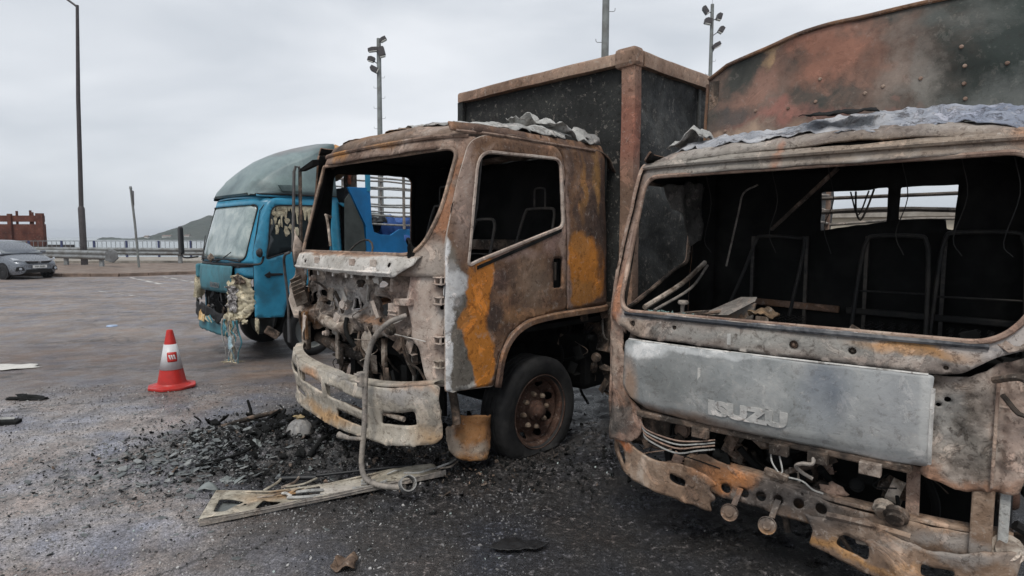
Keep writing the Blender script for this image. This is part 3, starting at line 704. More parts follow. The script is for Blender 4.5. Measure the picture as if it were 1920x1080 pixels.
m_quart = burnt('burnt_rear_quarter', [(0, (.04, .028, .024)), (.4, (.095, .06, .045)), (.65, (.15, .085, .05)), (1, (.22, .16, .13))], 3.0,
    [((1, 1.66, 1.44), (1, .25, .28), (.43, .17, .032), .10), ((1, 1.60, 1.66), (1, .13, .12), (.34, .15, .04), .2), ((1, 1.60, 1.22), (1, .17, .10), (.32, .145, .04), .2), ((1, 1.42, 1.5), (1, .035, .7), (.24, .18, .16), .4, .7), ((1, 1.62, 2.1), (1, .035, .22), (.27, .14, .05), .4, .8), ((1, 1.8, 2.15), (1, .04, .25), (.27, .15, .05), .5, .7), ((1, 1.84, 1.6), (1, .06, .3), (.05, .035, .03), .4, .8), ((1, 1.45, 1.1), (1, .5, .035), (.20, .12, .07), .5, .7)], warp=.13, seed=3, ash=.3, soot=.4)
m_roof = burnt('burnt_roof', [(0, (.06, .045, .038)), (.5, (.15, .11, .085)), (1, (.26, .21, .18))], 3, [((-.2, .6, 2.45), (.5, .2, .1), OCHRE, .5, .5)], seed=5)
m_sill = burnt('ash_white_cowl', [(0, (.22, .21, .19)), (.4, (.36, .35, .33)), (1, (.50, .49, .47))], 3,
    [((-.1, .05, 1.575), (.95, .3, .022), (.20, .12, .075), .4, .9), ((.5, 0, 1.45), (.2, .2, .05), (.46, .46, .45), .5, .7)], warp=.05, ash=.3, soot=.35, seed=7)
m_fw = burnt('ashy_firewall', [(0, (.04, .034, .03)), (.35, (.14, .115, .10)), (.6, (.27, .24, .215)), (1, (.46, .44, .42))], 4.5,
    [((-.25, .2, 1.22), (.28, .3, .12), (.44, .43, .42), .5, .8), ((.5, .2, 1.2), (.2, .3, .2), (.31, .24, .205), .4, .7), ((.2, .2, 1.06), (.18, .3, .03), (.26, .15, .09), .5, .8), ((-.9, .2, .95), (.1, .3, .12), (.22, .12, .06), .5, .8), ((.1, .2, 1.38), (.5, .3, .04), (.06, .05, .045), .5, .8)], warp=.12, ash=.7, soot=.8, bmp=.8, seed=8)
m_corner = burnt('pink_ash_corner', [(0, (.20, .15, .125)), (.4, (.33, .275, .24)), (1, (.46, .42, .38))], 4,
    [((.93, .2, 1.60), (.12, .3, .09), (.22, .20, .19), .4, .8), ((.96, .2, .72), (.08, .3, .05), (.25, .14, .07), .5, .8), ((.72, .2, 1.35), (.05, .3, .12), (.17, .10, .08), .5, .7)], ash=.4, soot=.35, seed=10)
m_bumper = burnt('scorched_bumper', [(0, (.17, .155, .135)), (.4, (.30, .275, .235)), (1, (.43, .405, .355))], 3.5,
    [((-.35, 0, .6), (.16, .3, .06), (.36, .20, .11), .5, .8), ((-.1, 0, .35), (.36, .3, .05), (.33, .20, .09), .5, .85), ((.75, .1, .64), (.2, .3, .06), (.22, .22, .23), .6, .7), ((.93, .1, .38), (.12, .3, .06), (.33, .22, .12), .6, .7), ((.2, 0, .66), (.3, .3, .02), (.20, .20, .20), .6, .6), ((.85, .1, .7), (.16, .3, .03), (.33, .21, .14), .6, .6)], warp=.12, ash=.3, soot=.45, streak=.3, seed=11)

wh = rpoly([(-.865, 1.575), (.80, 1.575), (.90, 1.85), (.925, 2.29), (-.87, 2.29)], [.07, .26, .2, .07, .09], 7)
surround = rpoly([(-.985, 1.43), (.70, 1.43), (.985, 1.43), (.99, 1.9), (.99, 2.37), (-.99, 2.37), (-.985, 1.9)], .01)
fr = sheet('windscreen_surround', surround, [wh], lambda x, z: G.front(x, z), m_frame, mt, .035, .012, crumple=.006, cfreq=5, inner=m_char)
n_ = len(wh); mb = MB()
mb.tube([G.front(x, z, -.012) for x, z in wh+[wh[0]]], .014, 6, cap=False); mb.build('windscreen_flange', burnt('scaled_flange', [(0, (.09, .065, .05)), (.5, (.20, .15, .12)), (1, (.36, .26, .19))], 5, ash=.5, soot=.6, seed=18), mt, smooth=True)
sheet('roof', rpoly([(-.985, 0), (.985, 0), (.985, 1.76), (-.985, 1.76)], .02), [], lambda x, v: G.roof(x, v), m_roof, mt, .05, .012, crumple=.02, cfreq=3)
sheet('roof_lining', rect(-.93, .93, .03, 1.55), [], lambda x, v: G.roof(x, v, -.05), m_char, mt, .1, .01)
MB().tube([G.front(x/20*.96, 2.375, -.012) for x in range(-20, 21)], .016, 7).build('drip_rail', m_frame, mt, smooth=True)
door = sheet('door', door_poly(), [win_poly(), rpoly(rect(1.235, 1.345, 1.30, 1.53), .02)], lambda y, z: G.side(y, z), m_door, mt, .028, .02, crumple=.006, cfreq=3, inner=m_char)
MB().tube([G.side(y, z, 1, -.006) for y, z in win_poly()+[win_poly()[0]]], .014, 6, cap=False).build('window_frame', m_corner, door, smooth=True)
MB().tube([G.side(y, z, 1, -.002) for y, z in door_poly()+[door_poly()[0]]], .006, 5, cap=False).build('door_edge', m_corner, door)
MB().box((.955, 1.29, 1.415), (.03, .13, .25)).build('door_handle_recess', m_char, door, bev=.01)
MB().bar((.99, 1.27, 1.50), (.99, 1.27, 1.36), .03, .02).build('door_handle', m_mess2, door, bev=.004)
MB().tube([G.side(y, z, 1, -.0+.03) for y, z in ((.42, 1.6), (.5, 1.9), (.56, 2.25))], .008, 6).build('quarter_window_bar', m_seat, door)
MB().prism([(.985, .45, 1.50), (.985, 1.05, 1.675), (.985, 1.33, 1.755), (.985, 1.33, 1.735), (.985, 1.05, 1.65), (.985, .45, 1.475)], (.028, 0, 0)).build('window_seal', m_char, door)
side = rpoly([(1.415, 1.12), (2.085, 1.12), (2.085, 2.46), (.33, 2.46), (.33, 2.40), (1.30, 2.40), (1.40, 2.32), (1.415, 1.8)], [.02, .03, .05, .01, .01, .06, .08, .01])
for sg in (1, -1):
    sheet('rear_quarter_panel', side, [], lambda y, z, sg=sg: G.side(y, z, sg), m_quart, mt, .035, .012, crumple=.008, inner=m_char, flip=sg < 0)
    MB().tube([G.side(y, 2.40, sg, -.008) for y in (.36, .6, .9, 1.2, 1.5, 1.8)], .012, 6, smooth=3).build('gutter', m_frame, mt, smooth=True)
# off side: the door is gone, only its frame stands
sheet('side_frame', rpoly([(.22, .75), (1.415, 1.0), (1.415, 2.40), (.33, 2.40)], .02), [rpoly([(.42, .95), (1.36, 1.08), (1.36, 2.28), (.50, 2.26)], .07)], lambda y, z: G.side(y, z, -1), m_quart, mt, .05, .02, crumple=.01, inner=m_char, flip=True)
arch = [(.61, .64), (.665, .86), (.77, 1.0), (.94, 1.08), (1.2, 1.108), (1.6, 1.115), (2.07, 1.118)]
for sg in (1, -1):
    P = spline([(y, z, 0) for y, z in arch], 6)
    mb = MB(); V = []; F = []
    for i, p in enumerate(P):
        for dx, dn in ((.012, .0), (.03, -.012), (.03, -.045), (.0, -.055), (-.09, -.055)):
            q = P[min(i+1, len(P)-1)]-P[max(i-1, 0)]; q.normalize(); nn = Vector((-q.y, q.x))
            s0 = G.side(p.x-nn.x*-dn*0+nn.x*dn, p.y+nn.y*dn, sg); V.append((s0[0]+sg*dx, s0[1], s0[2]))
    for i in range(len(P)-1):
        for k in range(4): F.append((i*5+k, (i+1)*5+k, (i+1)*5+k+1, i*5+k+1))
    mb.add(V, F).build('wheel_arch_lip', m_quart, mt, smooth=True, thick=.004)
    inner = MB(); V = []; F = []
    for i, p in enumerate(P): V += [(sg*.92, p.x+.03, p.y-.04), (sg*.45, p.x+.03, p.y-.04)]
    for i in range(len(P)-1): F.append((2*i, 2*i+2, 2*i+3, 2*i+1))
    inner.add(V, F).build('inner_arch', m_char, mt, thick=.004)
# cowl below the windscreen
sheet('cowl_panel', ragged(rpoly([(-.945, 1.475), (-.90, 1.445), (.30, 1.425), (.66, 1.425), (.82, 1.515), (.84, 1.575), (-.945, 1.575)], .02), .003, .05), [circ(-.66, 1.525, .016, 8), circ(.60, 1.505, .018, 8)]+[rpoly(rect(x-.02, x+.02, 1.488, 1.508), .006) for x in (-.58, -.36, .165, .43)],
      lambda x, z: (lambda p: (p[0], p[1]-.035-.02*ss(1.575, 1.45, z)+(.05 if z > 1.568 else 0), p[2]))(G.front(x, z)), m_sill, mt, .03, .008, crumple=.004)
MB().tube([(lambda p: (p[0], p[1]-.062, p[2]))(G.front(x, 1.452)) for x in [-.93+i*.08 for i in range(20)]+[.64]], .011, 6).build('cowl_lip', m_sill, mt, smooth=True)
for x in (-.62, -.38, -.14, .05, .13, .33): MB().box(G.front(x, 1.415, -.03), (.022, .01, .035)).build('tab', m_sill, mt)
for x in (-.36, .165, .43): MB().box(G.front(x, 1.515, -.055), (.075, .008, .05), (0, 0, 0)).build('clip_plate', m_corner, mt, bev=.003)
# firewall
def fwall(x, z):
    w = noise.fractal(Vector((x*6, z*6, 2)), .8, 2, 5); r = abs(noise.noise(Vector((x*9, z*7, 5))))
    return (x, .20+.07*abs(x)**3-.055*w+.03*r-.05*ss(1.09, 1.06, z)+.06*ss(1.0, .93, z), z)
holes = [rpoly(rect(-.655, -.50, 1.125, 1.265), .03), rpoly(rect(-.14, -.035, 1.125, 1.23), .025), rpoly([(.21, 1.10), (.36, 1.10), (.33, 1.26), (.19, 1.27)], .03), rpoly([(-.93, 1.10), (-.80, 1.12), (-.79, 1.20), (-.93, 1.22)], .02), circ(.10, 1.14, .025, 8), circ(.27, 1.355, .05, 10, .03)]
sheet('firewall', ragged(rpoly([(-.98, .86), (-.74, .93), (-.5, .97), (-.14, .93), (.05, .88), (.28, .96), (.5, .94), (.80, .97), (.82, 1.3), (.78, 1.45), (-.98, 1.47)], .02), .02, .04, 2), holes, fwall, m_fw, mt, .02, .008)
MB().tube([(-.52, .13, 1.02), (-.3, .11, 1.0), (-.1, .12, .985)], .045, 12).build('cross_tube', m_mess, mt, smooth=True)
MB().tube([(-.98, .33, .80), (-.6, .33, .745), (-.2, .34, .72)], .052, 12).build('torsion_tube', m_mess2, mt, smooth=True)
for h in holes[:3]: MB().tube([(lambda p: (p[0], p[1]-.012, p[2]))(fwall(x, z)) for x, z in h+[h[0]]], .009, 5, cap=False).build('opening_rim', m_fw, mt, smooth=True)
for k in range(5): MB().box((-.90+k*.035, .10-.01*k, 1.30-.03*k), (.006, .10, .13), (R(25), R(28), 0)).build('blower_fin', m_mess, mt)
MB().lump((-.93, .16, 1.18), (.07, .06, .07), .35, seed=3).build('melted_motor', m_mess2, mt, smooth=True)
sheet('torn_flap', ragged(rpoly([(-.80, 1.06), (-.66, 1.05), (-.67, .95), (-.71, .85), (-.76, .82), (-.80, .90)], .02), .006, .03), [], lambda x, z: (x, .07+.03*math.sin(x*30), z), m_corner, mt, .02, .006, crumple=.02)
MB().box((-.90, .16, .93), (.07, .03, .24)).build('orange_post', burnt('orange_scale', [(0, (.10, .06, .04)), (1, (.30, .16, .07))], 6), mt, bev=.005)
MB().box((-1.0, .22, .95), (.09, .05, .5)).build('left_post', m_mess, mt, bev=.01)
MB().tube([(-.13, .12, 1.07), (-.10, .09, 1.0), (-.05, .09, .92), (-.02, .12, .86)], .018, 8, smooth=4).build('hose', m_char, mt, smooth=True)
MB().bar((-.42, .20, .94), (-.43, .20, .70), .045, .012).build('strap', m_mess, mt)
MB().bar((.18, .25, .93), (.18, .25, .72), .05, .02).bar((.18, .25, .72), (.18, .27, .5), .022).build('strut', m_mess, mt)
MB().bar((.50, .28, .86), (.50, .3, .5), .02).build('rod', m_tube, mt)
sheet('fan_bracket', ragged(rpoly([(.0, .93), (.14, 1.04), (.17, .92), (.10, .82), (.03, .86)], .01), .008, .03), [], lambda x, z: (x, .15+.05*(z-.9), z), m_mess, mt, .02, .006, crumple=.03)
MB().box((.55, .12, 1.19), (.13, .07, .09)).box((.55, .08, 1.16), (.10, .02, .012)).box((.55, .08, 1.185), (.10, .02, .012)).build('junction_box', m_corner, mt, bev=.004)
MB().box((.66, .10, 1.255), (.2, .05, .05), (0, R(-4), 0)).build('latch_arm', m_corner, mt, bev=.01)
MB().lathe([(.035, 0), (.035, .03), (.012, .035), (.012, .05), (.0001, .05)], 14, Matrix.Translation((.76, .16, 1.47)) @ Matrix.Rotation(R(90), 4, 'X')).build('bush', m_corner, mt, smooth=True)
MB().lump((.38, .08, 1.39), (.035, .03, .03), .5, seed=8).build('melted_lump', m_sill, mt, smooth=True)
# corner panel with door hinges
cp = sheet('corner_panel', ragged(rpoly([(.73, 1.49), (.70, 1.25), (.75, 1.0), (.80, .95), (.86, .70), (.985, .70), (.985, 1.66), (.86, 1.6)], .03), .004, .04), [circ(.93, 1.235, .012, 8, .022), rpoly(rect(.91, .96, 1.36, 1.44), .01), rpoly(rect(.92, .965, .98, 1.04), .01)],
      lambda x, z: (lambda p: (p[0], p[1]+.0, p[2]))(G.front(x, z, .02)), m_corner, mt, .025, .01, crumple=.012)
for z in (1.41, 1.28, 1.02, .86):
    p = G.front(.955, z); MB().box((p[0]-.01, p[1]-.035, z+.022), (.075, .055, .008)).box((p[0]-.01, p[1]-.035, z-.022), (.075, .055, .008)).box((p[0]-.035, p[1]-.03, z), (.01, .05, .05)).tube([(p[0]+.02, p[1]-.045, z-.03), (p[0]+.02, p[1]-.045, z+.03)], .009, 7).build('hinge', m_corner if z != .86 else m_mess, cp, bev=.003)
MB().box(G.front(.89, .70, -.01), (.1, .05, .03)).build('orange_foot', m_quart, cp, bev=.006)
MB().tube([(.90, .30, .72), (.92, .32, .55), (.93, .33, .42)], .03, 8).build('door_post_stub', m_mess2, mt, smooth=True)
clutter(mt, (-.92, .70, .08, .2, .85, 1.38), 38, [m_mess, m_mess, m_mess2, m_corner, m_sill], 5)
MB().lump((.62, 2.55, .55), (.28, .55, .27), .12, 16, 10, 6).build('fuel_tank', m_char, mt, smooth=True)
MB().box((0, 2.3, .6), (1.7, .9, .5)).build('gearbox_and_mounts', m_char, mt, bev=.06)
for sg in (1, -1): MB().prism([(sg*.97, 2.0, .70), (sg*.97, 2.12, 1.12), (sg*.97, 2.2, 1.12), (sg*.97, 2.12, .66)], (-.3*sg, 0, 0)).build('mudguard_stub', m_mess2, mt)
for y in (1.7, 1.98): MB().box((.95, y, 1.04), (.02, .09, .09)).build('hanging_bracket', m_mess2, mt, bev=.004)
MB().tube([(.93, 1.98, 1.0), (.95, 1.97, .86), (.95, 2.03, .80), (.94, 2.1, .86), (.94, 2.1, 1.0)], .008, 6, smooth=3).build('hook', m_tube, mt)
clutter(mt, (.45, .95, 1.5, 2.2, .35, .95), 34, [m_mess2, m_char, m_mess2, m_char], 17, 1.4)
clutter(mt, (-.9, .75, .2, .5, .5, .9), 40, [m_mess2, m_char, m_mess, m_mess2], 11, 1.2)
# bumper
def bf(x, z): t = abs(x)/1.0; return (x, -.075+.05*t*t+.16*t**5+.015*math.sin((z-.3)*16), z+.055*t**3*(1 if z > .5 else .3))
bh = [rpoly([(-.80, .56), (-.60, .57), (-.60, .625), (-.82, .63)], .02), rpoly([(-.55, .545), (-.16, .515), (-.14, .60), (-.56, .625)], .02), rpoly([(-.09, .50), (.42, .475), (.43, .565), (-.09, .60)], .02), rpoly([(.02, .365), (.42, .355), (.42, .41), (.02, .425)], .015), rpoly([(-.74, .42), (-.50, .40), (-.50, .44), (-.76, .47)], .015), rpoly([(.58, .425), (.86, .45), (.86, .525), (.60, .50)], .02)]
sheet('bumper', rpoly([(-.96, .36), (-.6, .32), (0, .285), (.6, .29), (.97, .325), (1.0, .36), (1.0, .67), (.97, .69), (.5, .665), (0, .68), (-.6, .70), (-.98, .71)], [.06, .01, .01, .01, .03, .03, .03, .03, .01, .01, .01, .08]), bh, bf, m_bumper, mt, .025, .014, crumple=.01, cfreq=4)
V = []; F = []
for i in range(41):
    x = -.97+i*.04845; zt = .705-.03*(1-abs(x))-(.012 if x > 0 else 0); p = bf(x, zt)
    for dy, dz in ((-.004, -.004), (.004, .012), (.075, .018), (.085, -.01)): V.append((p[0], p[1]+dy, p[2]+dz))
for i in range(40):
    for k in range(3): F.append((i*4+k, (i+1)*4+k, (i+1)*4+k+1, i*4+k+1))
MB().add(V, F).build('bumper_top_flange', m_bumper, mt, smooth=True, thick=.006)
for z0, xx in ((.33, (-.9, .9)), (.47, (-.8, .5))):
    MB().tube([bf(x/10*.9, z0-.03)[:1]+(bf(x/10*.9, z0)[1]+.05, z0-.02) for x in range(int(xx[0]*10), int(xx[1]*10)+1)], .018, 7).build('bumper_rail', m_mess, mt, smooth=True)
MB().tube([(.45, -.02, .47), (.6, -.03, .50), (.78, .0, .49)], .018, 8).build('bumper_tube', m_mess, mt, smooth=True)
for x in (-.12, -.57): MB().box((x, bf(x, .55)[1]+.02, .56), (.05, .03, .14)).build('bumper_stay', m_bumper, mt, bev=.005)
# chassis, engine, axle, interior
ch = MB()
for x in (-.36, .36): ch.box((x, 3.6, .66), (.07, 6.6, .17))
ch.build('chassis_rails', m_char, mt)
MB().lump((0, .95, .72), (.42, .5, .24), .25, 14, 9, 4).build('engine', m_char, mt, smooth=True)
MB().tube([(-.8, 1.18, .36), (.8, 1.18, .36)], .065, 10).build('front_axle', m_char, mt, smooth=True)
MB().box((0, 1.1, 1.0), (1.9, 1.7, .04)).box((0, .42, .92), (1.8, .03, .3)).build('cab_floor', m_char, mt)
MB().box((0, .62, .62), (.9, .03, .62)).build('radiator', m_char, mt)
sheet('rear_wall', rpoly(rect(-.96, .96, .95, 2.42), .1), [], lambda x, z: (x*.985, 1.98+.015*math.sin(x*14), z), m_char, mt, .08, .01, crumple=.01)
MB().box((0, 1.8, 1.62), (1.85, .05, .10), (R(3), 0, 0)).build('bunk_rail', m_mess2, mt, bev=.01)
def seat(parent, x, y, z, w, h, head=True, rz=0., hh=.17, m_seat=m_seat):
    r_ = MB().tube([(x-w/2-.02, y-.12, z), (x-w/2, y, z+h*.75), (x-w/2+.02, y+.03, z+h*.95), (x-w/2+.06, y+.03, z+h), (x+w/2-.06, y+.03, z+h), (x+w/2-.02, y+.03, z+h*.95), (x+w/2, y, z+h*.75), (x+w/2+.02, y-.12, z)], .0125, 8, smooth=3).build('seat_frame', m_seat, parent, smooth=True)
    if head: MB().tube([(x-.06, y+.03, z+h), (x-.06, y+.03, z+h+hh*.8), (x-.04, y+.03, z+h+hh), (x+.04, y+.03, z+h+hh), (x+.06, y+.03, z+h+hh*.8), (x+.06, y+.03, z+h)], .008, 7, smooth=3).build('headrest_frame', m_seat, r_, smooth=True)
    MB().tube([(x-w/2, y-.02, z+h*.45), (x+w/2, y-.02, z+h*.45)], .006, 6).build('cross_wire', m_seat, r_)
    MB().box((x, y-.3, z-.02), (w, .45, .05)).build('seat_pan', m_char, r_)
seat(mt, .30, 1.15, 1.32, .27, .52, False); seat(mt, .60, 1.5, 1.45, .36, .48, True); seat(mt, -.36, 1.25, 1.4, .34, .58, True)
MB().tube([(-.62, .62, 1.2), (-.55, .45, 1.5)], .02, 8).tube([(-.55+.2*math.cos(a/3), .47+.1*math.sin(a/3), 1.5+.17*math.sin(a/3)) for a in range(20)], .009, 6).build('steering_wheel', m_seat, mt, smooth=True)
MB().tube([(-.66, .30, 1.86), (-.60, .22, 1.875), (-.55, .2, 1.86), (-.52, .2, 1.75), (-.50, .2, 1.62)], .011, 7, smooth=3).build('grab_handle', m_mess, mt, smooth=True)
MB().lump((.74, .10, 1.56), (.03, .03, .07), .5, seed=4).build('charred_stub', m_char, mt)
MB().tube([(.50, .3, 1.57), (.50, .25, 1.66), (.58, .2, 1.68), (.68, .15, 1.62), (.74, .12, 1.5)], .011, 7, smooth=4).build('black_pipe', m_char, mt, smooth=True)
# wheels
m_rimplain = m_hub
for sg, fl in ((1, .10), (-1, .05)):
    wheel(mt, (sg*.85, 1.14, .43-.085), sg, m_tyre, m_hub, m_nut, .43, .275, .25, flat=.13, steer=0)
for y in (5.2,):
    for sg in (1, -1): MB().lathe([(.1, -.25), (.36, -.25), (.4, -.2), (.4, -.02), (.36, 0), (.36, .02), (.4, .04), (.4, .22), (.36, .25), (.1, .25)], 32, Matrix.Translation((sg*.75, y, .38)) @ Matrix.Rotation(R(90), 4, 'Y')).build('rear_wheel', m_tyre, mt, smooth=True)
# mirror bars hanging at the off side, bent pipe, mirror tube in front of the bumper
m_bar = plain('dark_scorched_bar', (.05, .05, .052), .6, .4, 20, dirt=(.16, .14, .12))
MB().bar((-1.1, .20, 2.27), (-1.1, .17, 1.62), .035, .012).bar((-1.1, .17, 1.62), (-1.04, .16, 1.43), .03, .012).build('mirror_bar', m_bar, mt)
MB().bar((-1.1, .255, 2.28), (-1.08, .23, 1.50), .045, .012).build('mirror_bar', m_mess2, mt)
MB().tube([(-1.1, .20, 2.26), (-1.1, .215, 2.31), (-1.1, .245, 2.31), (-1.1, .255, 2.27)], .013, 6).build('mirror_bracket', m_bar, mt)
sheet('torn_door_skin', ragged([(.12, 1.0), (.16, 1.45), (.17, 1.78), (.23, 1.62), (.28, 1.30), (.26, .95)], .01, .05), [], lambda y, z: (-1.06+.03*math.sin(z*9), y, z), m_corner, mt, .03, .006, crumple=.03)
MB().tube([(-1.02, .10, 1.56), (-1.08, .08, 1.53), (-1.13, .1, 1.42), (-1.13, .12, 1.2), (-1.12, .12, .95)], .012, 7, smooth=4).bar((-1.12, .12, .97), (-1.12, .12, .76), .045, .014).build('hanging_bar', m_bar, mt)
MB().prism([(-1.0, .20, 2.255), (-.99, .20, 2.28), (-.93, .22, 2.31), (-.86, .25, 2.35), (-.86, .25, 2.30)], (0, .06, .01)).build('charred_visor_stub', m_char, mt)
hp = place('mirror_pipe', MO, MA, 0, 'long bent grey tube hanging from the cab front down past the bumper to the ground', 'pipe')
MB().tube([(.74, .06, 1.175), (.68, -.04, 1.13), (.60, -.10, 1.03), (.555, -.13, .88), (.545, -.145, .7), (.535, -.15, .45), (.515, -.16, .25), (.52, -.17, .15), (.58, -.18, .085), (.70, -.17, .07), (.84, -.14, .085), (.92, -.1, .10)], .0185, 10, smooth=6).build('tube', m_tube, hp, smooth=True)
MB().box((.53, -.16, .745), (.055, .05, .10)).box((.51, -.17, .775), (.06, .045, .014)).box((.51, -.17, .73), (.06, .045, .014)).build('clamp', m_tube, hp, bev=.005)
MB().tube([(.53, -.16, .335), (.42, -.2, .325), (.36, -.22, .33), (.33, -.23, .335)], [.013, .014, .02, .024], 10).build('stub_arm', m_tube, hp, smooth=True)
MB().lathe([(.05, 0), (.052, .10), (.044, .10), (.042, .02)], 18, Matrix.Translation((.90, -.08, .10)) @ Matrix.Rotation(R(60), 4, 'Y') @ Matrix.Rotation(R(20), 4, 'X')).build('socket', m_ashcloth, hp, smooth=True)
# fallen step guard beside the wheel
m_step = burnt('orange_step_guard', [(0, (.10, .055, .035)), (.5, (.27, .13, .05)), (1, (.34, .20, .10))], 4, [((.95, .3, .3), (.3, .09, .2), (.30, .26, .22), .3, .9), ((.9, .5, .18), (.3, .1, .06), (.25, .23, .2), .5, .8)], seed=3)
sheet('step_guard', ragged(rpoly([(.30, .22), (.42, .12), (.58, .10), (.68, .36), (.66, .44), (.38, .45), (.36, .38), (.29, .38)], .02), .006, .03), [], lambda y, z: (.90+.25*(y-.5)**2+.05*math.sin(y*14), y, z), m_step, mt, .02, .01, crumple=.025)
# melted roof skin lying crumpled on top
cr_ = place('crumpled_sheet', MO, MA, 0, 'pale crumpled sheet lying on the roof of the middle burnt cab', 'crumpled sheet')
crumpled('skin', ragged([(.10, .15), (.60, .1), (.92, .22), (.98, .9), (.93, 1.45), (.5, 1.5), (.1, 1.2), (-.05, .6)], .03, .06, 2), lambda x, v: G.roof(x, v, -.005+.05*ss(.2, 1.0, v)), m_ashcloth, cr_, 3, .034)
crumpled('folded_skin', ragged([(.45, 1.0), (.98, .92), (1.0, 1.38), (.55, 1.45)], .02, .05, 5), lambda x, v: G.roof(x, v, .065+.05*math.sin(v*9)), m_ashcloth, cr_, 7, .075, fr=6)
cr2 = place('thin_roof_skin', MO, MA, 0, 'thin curled brown sheet lifting off the front edge of the middle cab roof', 'torn sheet')
crumpled('skin', ragged([(-.75, .10), (.25, .12), (.25, .8), (-.6, .7)], .03, .06, 6), lambda x, v: G.roof(x, v, .0+.015*math.sin(x*9)), m_roof, cr2, 5, .015)

# ---- its cargo box
bxo = place('cargo_box', MO, MA, 0, 'charred black cargo box with rusty top rails and corner post behind the middle cab', 'cargo box')
m_box = burnt('charred_box_panel', [(0, (.011, .012, .012)), (.6, (.018, .020, .020)), (1, (.034, .037, .036))], 1.6, ash=.10, soot=.3, bmp=.3, seed=15)
m_boxs = burnt('charred_box_side', [(0, (.008, .009, .009)), (.5, (.022, .024, .024)), (.75, (.05, .052, .05)), (1, (.10, .10, .095))], 2.6, ash=.15, soot=.3, bmp=.8, rough=.6, seed=16)
m_railr = burnt('rusty_box_rail', [(0, (.11, .07, .05)), (.5, (.20, .135, .10)), (1, (.27, .20, .155))], 2.0, [((1.1, 2.1, 2.6), (.3, .3, .35), (.21, .085, .06), .5, .8)], seed=17, ash=.3, soot=.4)
BX0, BX1, BY0, BY1, BZ = -1.07, 1.14, 2.1, 7.2, 3.23
sheet('front_panel', rect(BX0+.03, BX1-.1, .95, BZ-.1), [], lambda x, z: (x, BY0+.03+.012*math.sin(x*3)*math.sin(z*3), z), m_box, bxo, .09, .012, crumple=.008, cfreq=2)
sheet('side_panel', rect(BY0+.1, BY1, .95, BZ-.08), [], lambda y, z: (BX1-.03, y, z), m_boxs, bxo, .06, .01, crumple=.05, cfreq=2.4)
sheet('side_panel', rect(BY0+.1, BY1, .95, BZ-.08), [], lambda y, z: (BX0+.03, y, z), m_boxs, bxo, .12, .01, crumple=.02, cfreq=1.4)
sheet('roof_panel', rect(BX0, BX1, BY0+.05, BY1), [], lambda x, y: (x, y, BZ-.03), m_railr, bxo, .15, .01)
def rail(name, a, b_, w, h, mat, parent, seed=0):
    n = max(4, int((Vector(b_)-Vector(a)).length/.12)); P = [Vector(a).lerp(Vector(b_), i/n) for i in range(n+1)]
    mb = MB()
    d = (Vector(b_)-Vector(a)).normalized(); up = Vector((0, 0, 1)) if abs(d.z) < .9 else Vector((0, 1, 0)); xx = d.cross(up).normalized()
    prof = [(-w/2, -h/2), (-w/2, h*.3), (-w*.3, h/2), (w*.3, h/2), (w/2, h*.3), (w/2, -h/2)]
    V = [p+noise.noise_vector(p*3+Vector((seed, 0, 0)))*.008+xx*a_+up*c_ for p in P for a_, c_ in prof]; m = 6
    F = [(i*m+k, i*m+(k+1) % m, (i+1)*m+(k+1) % m, (i+1)*m+k) for i in range(n) for k in range(m)]+[tuple(range(m)), tuple(n*m+k for k in range(m))]
    mb.add(V, F); return mb.build(name, mat, parent, smooth=True)
rail('top_rail', (BX0, BY0, BZ-.045), (BX1-.05, BY0, BZ-.045), .09, .10, m_railr, bxo)
rail('top_rail', (BX1, BY0+.08, BZ-.055), (BX1, BY1, BZ-.055), .09, .13, m_railr, bxo, 4)
rail('top_rail', (BX0, BY0+.05, BZ-.055), (BX0, BY1, BZ-.055), .09, .11, m_railr, bxo, 2)
rail('corner_post', (BX1-.03, BY0+.01, .95), (BX1-.03, BY0+.01, BZ-.1), .13, .12, m_railr, bxo, 8)
rail('corner_post', (BX0+.02, BY0+.01, .95), (BX0+.02, BY0+.01, BZ-.1), .08, .08, m_box, bxo, 9)
MB().box((BX1-.055, BY0, BZ-.055), (.22, .15, .17)).build('corner_cap', m_railr, bxo, bev=.04)
MB().box(((BX0+BX1)/2, (BY0+BY1)/2, .98), (2.15, 5.1, .1)).build('floor', m_char, bxo)
for y in (3.2, 4.3, 5.4, 6.5): MB().box((BX1+.0, y, 2.05), (.03, .05, 2.1)).build('side_rib', m_boxs, bxo, bev=.01)

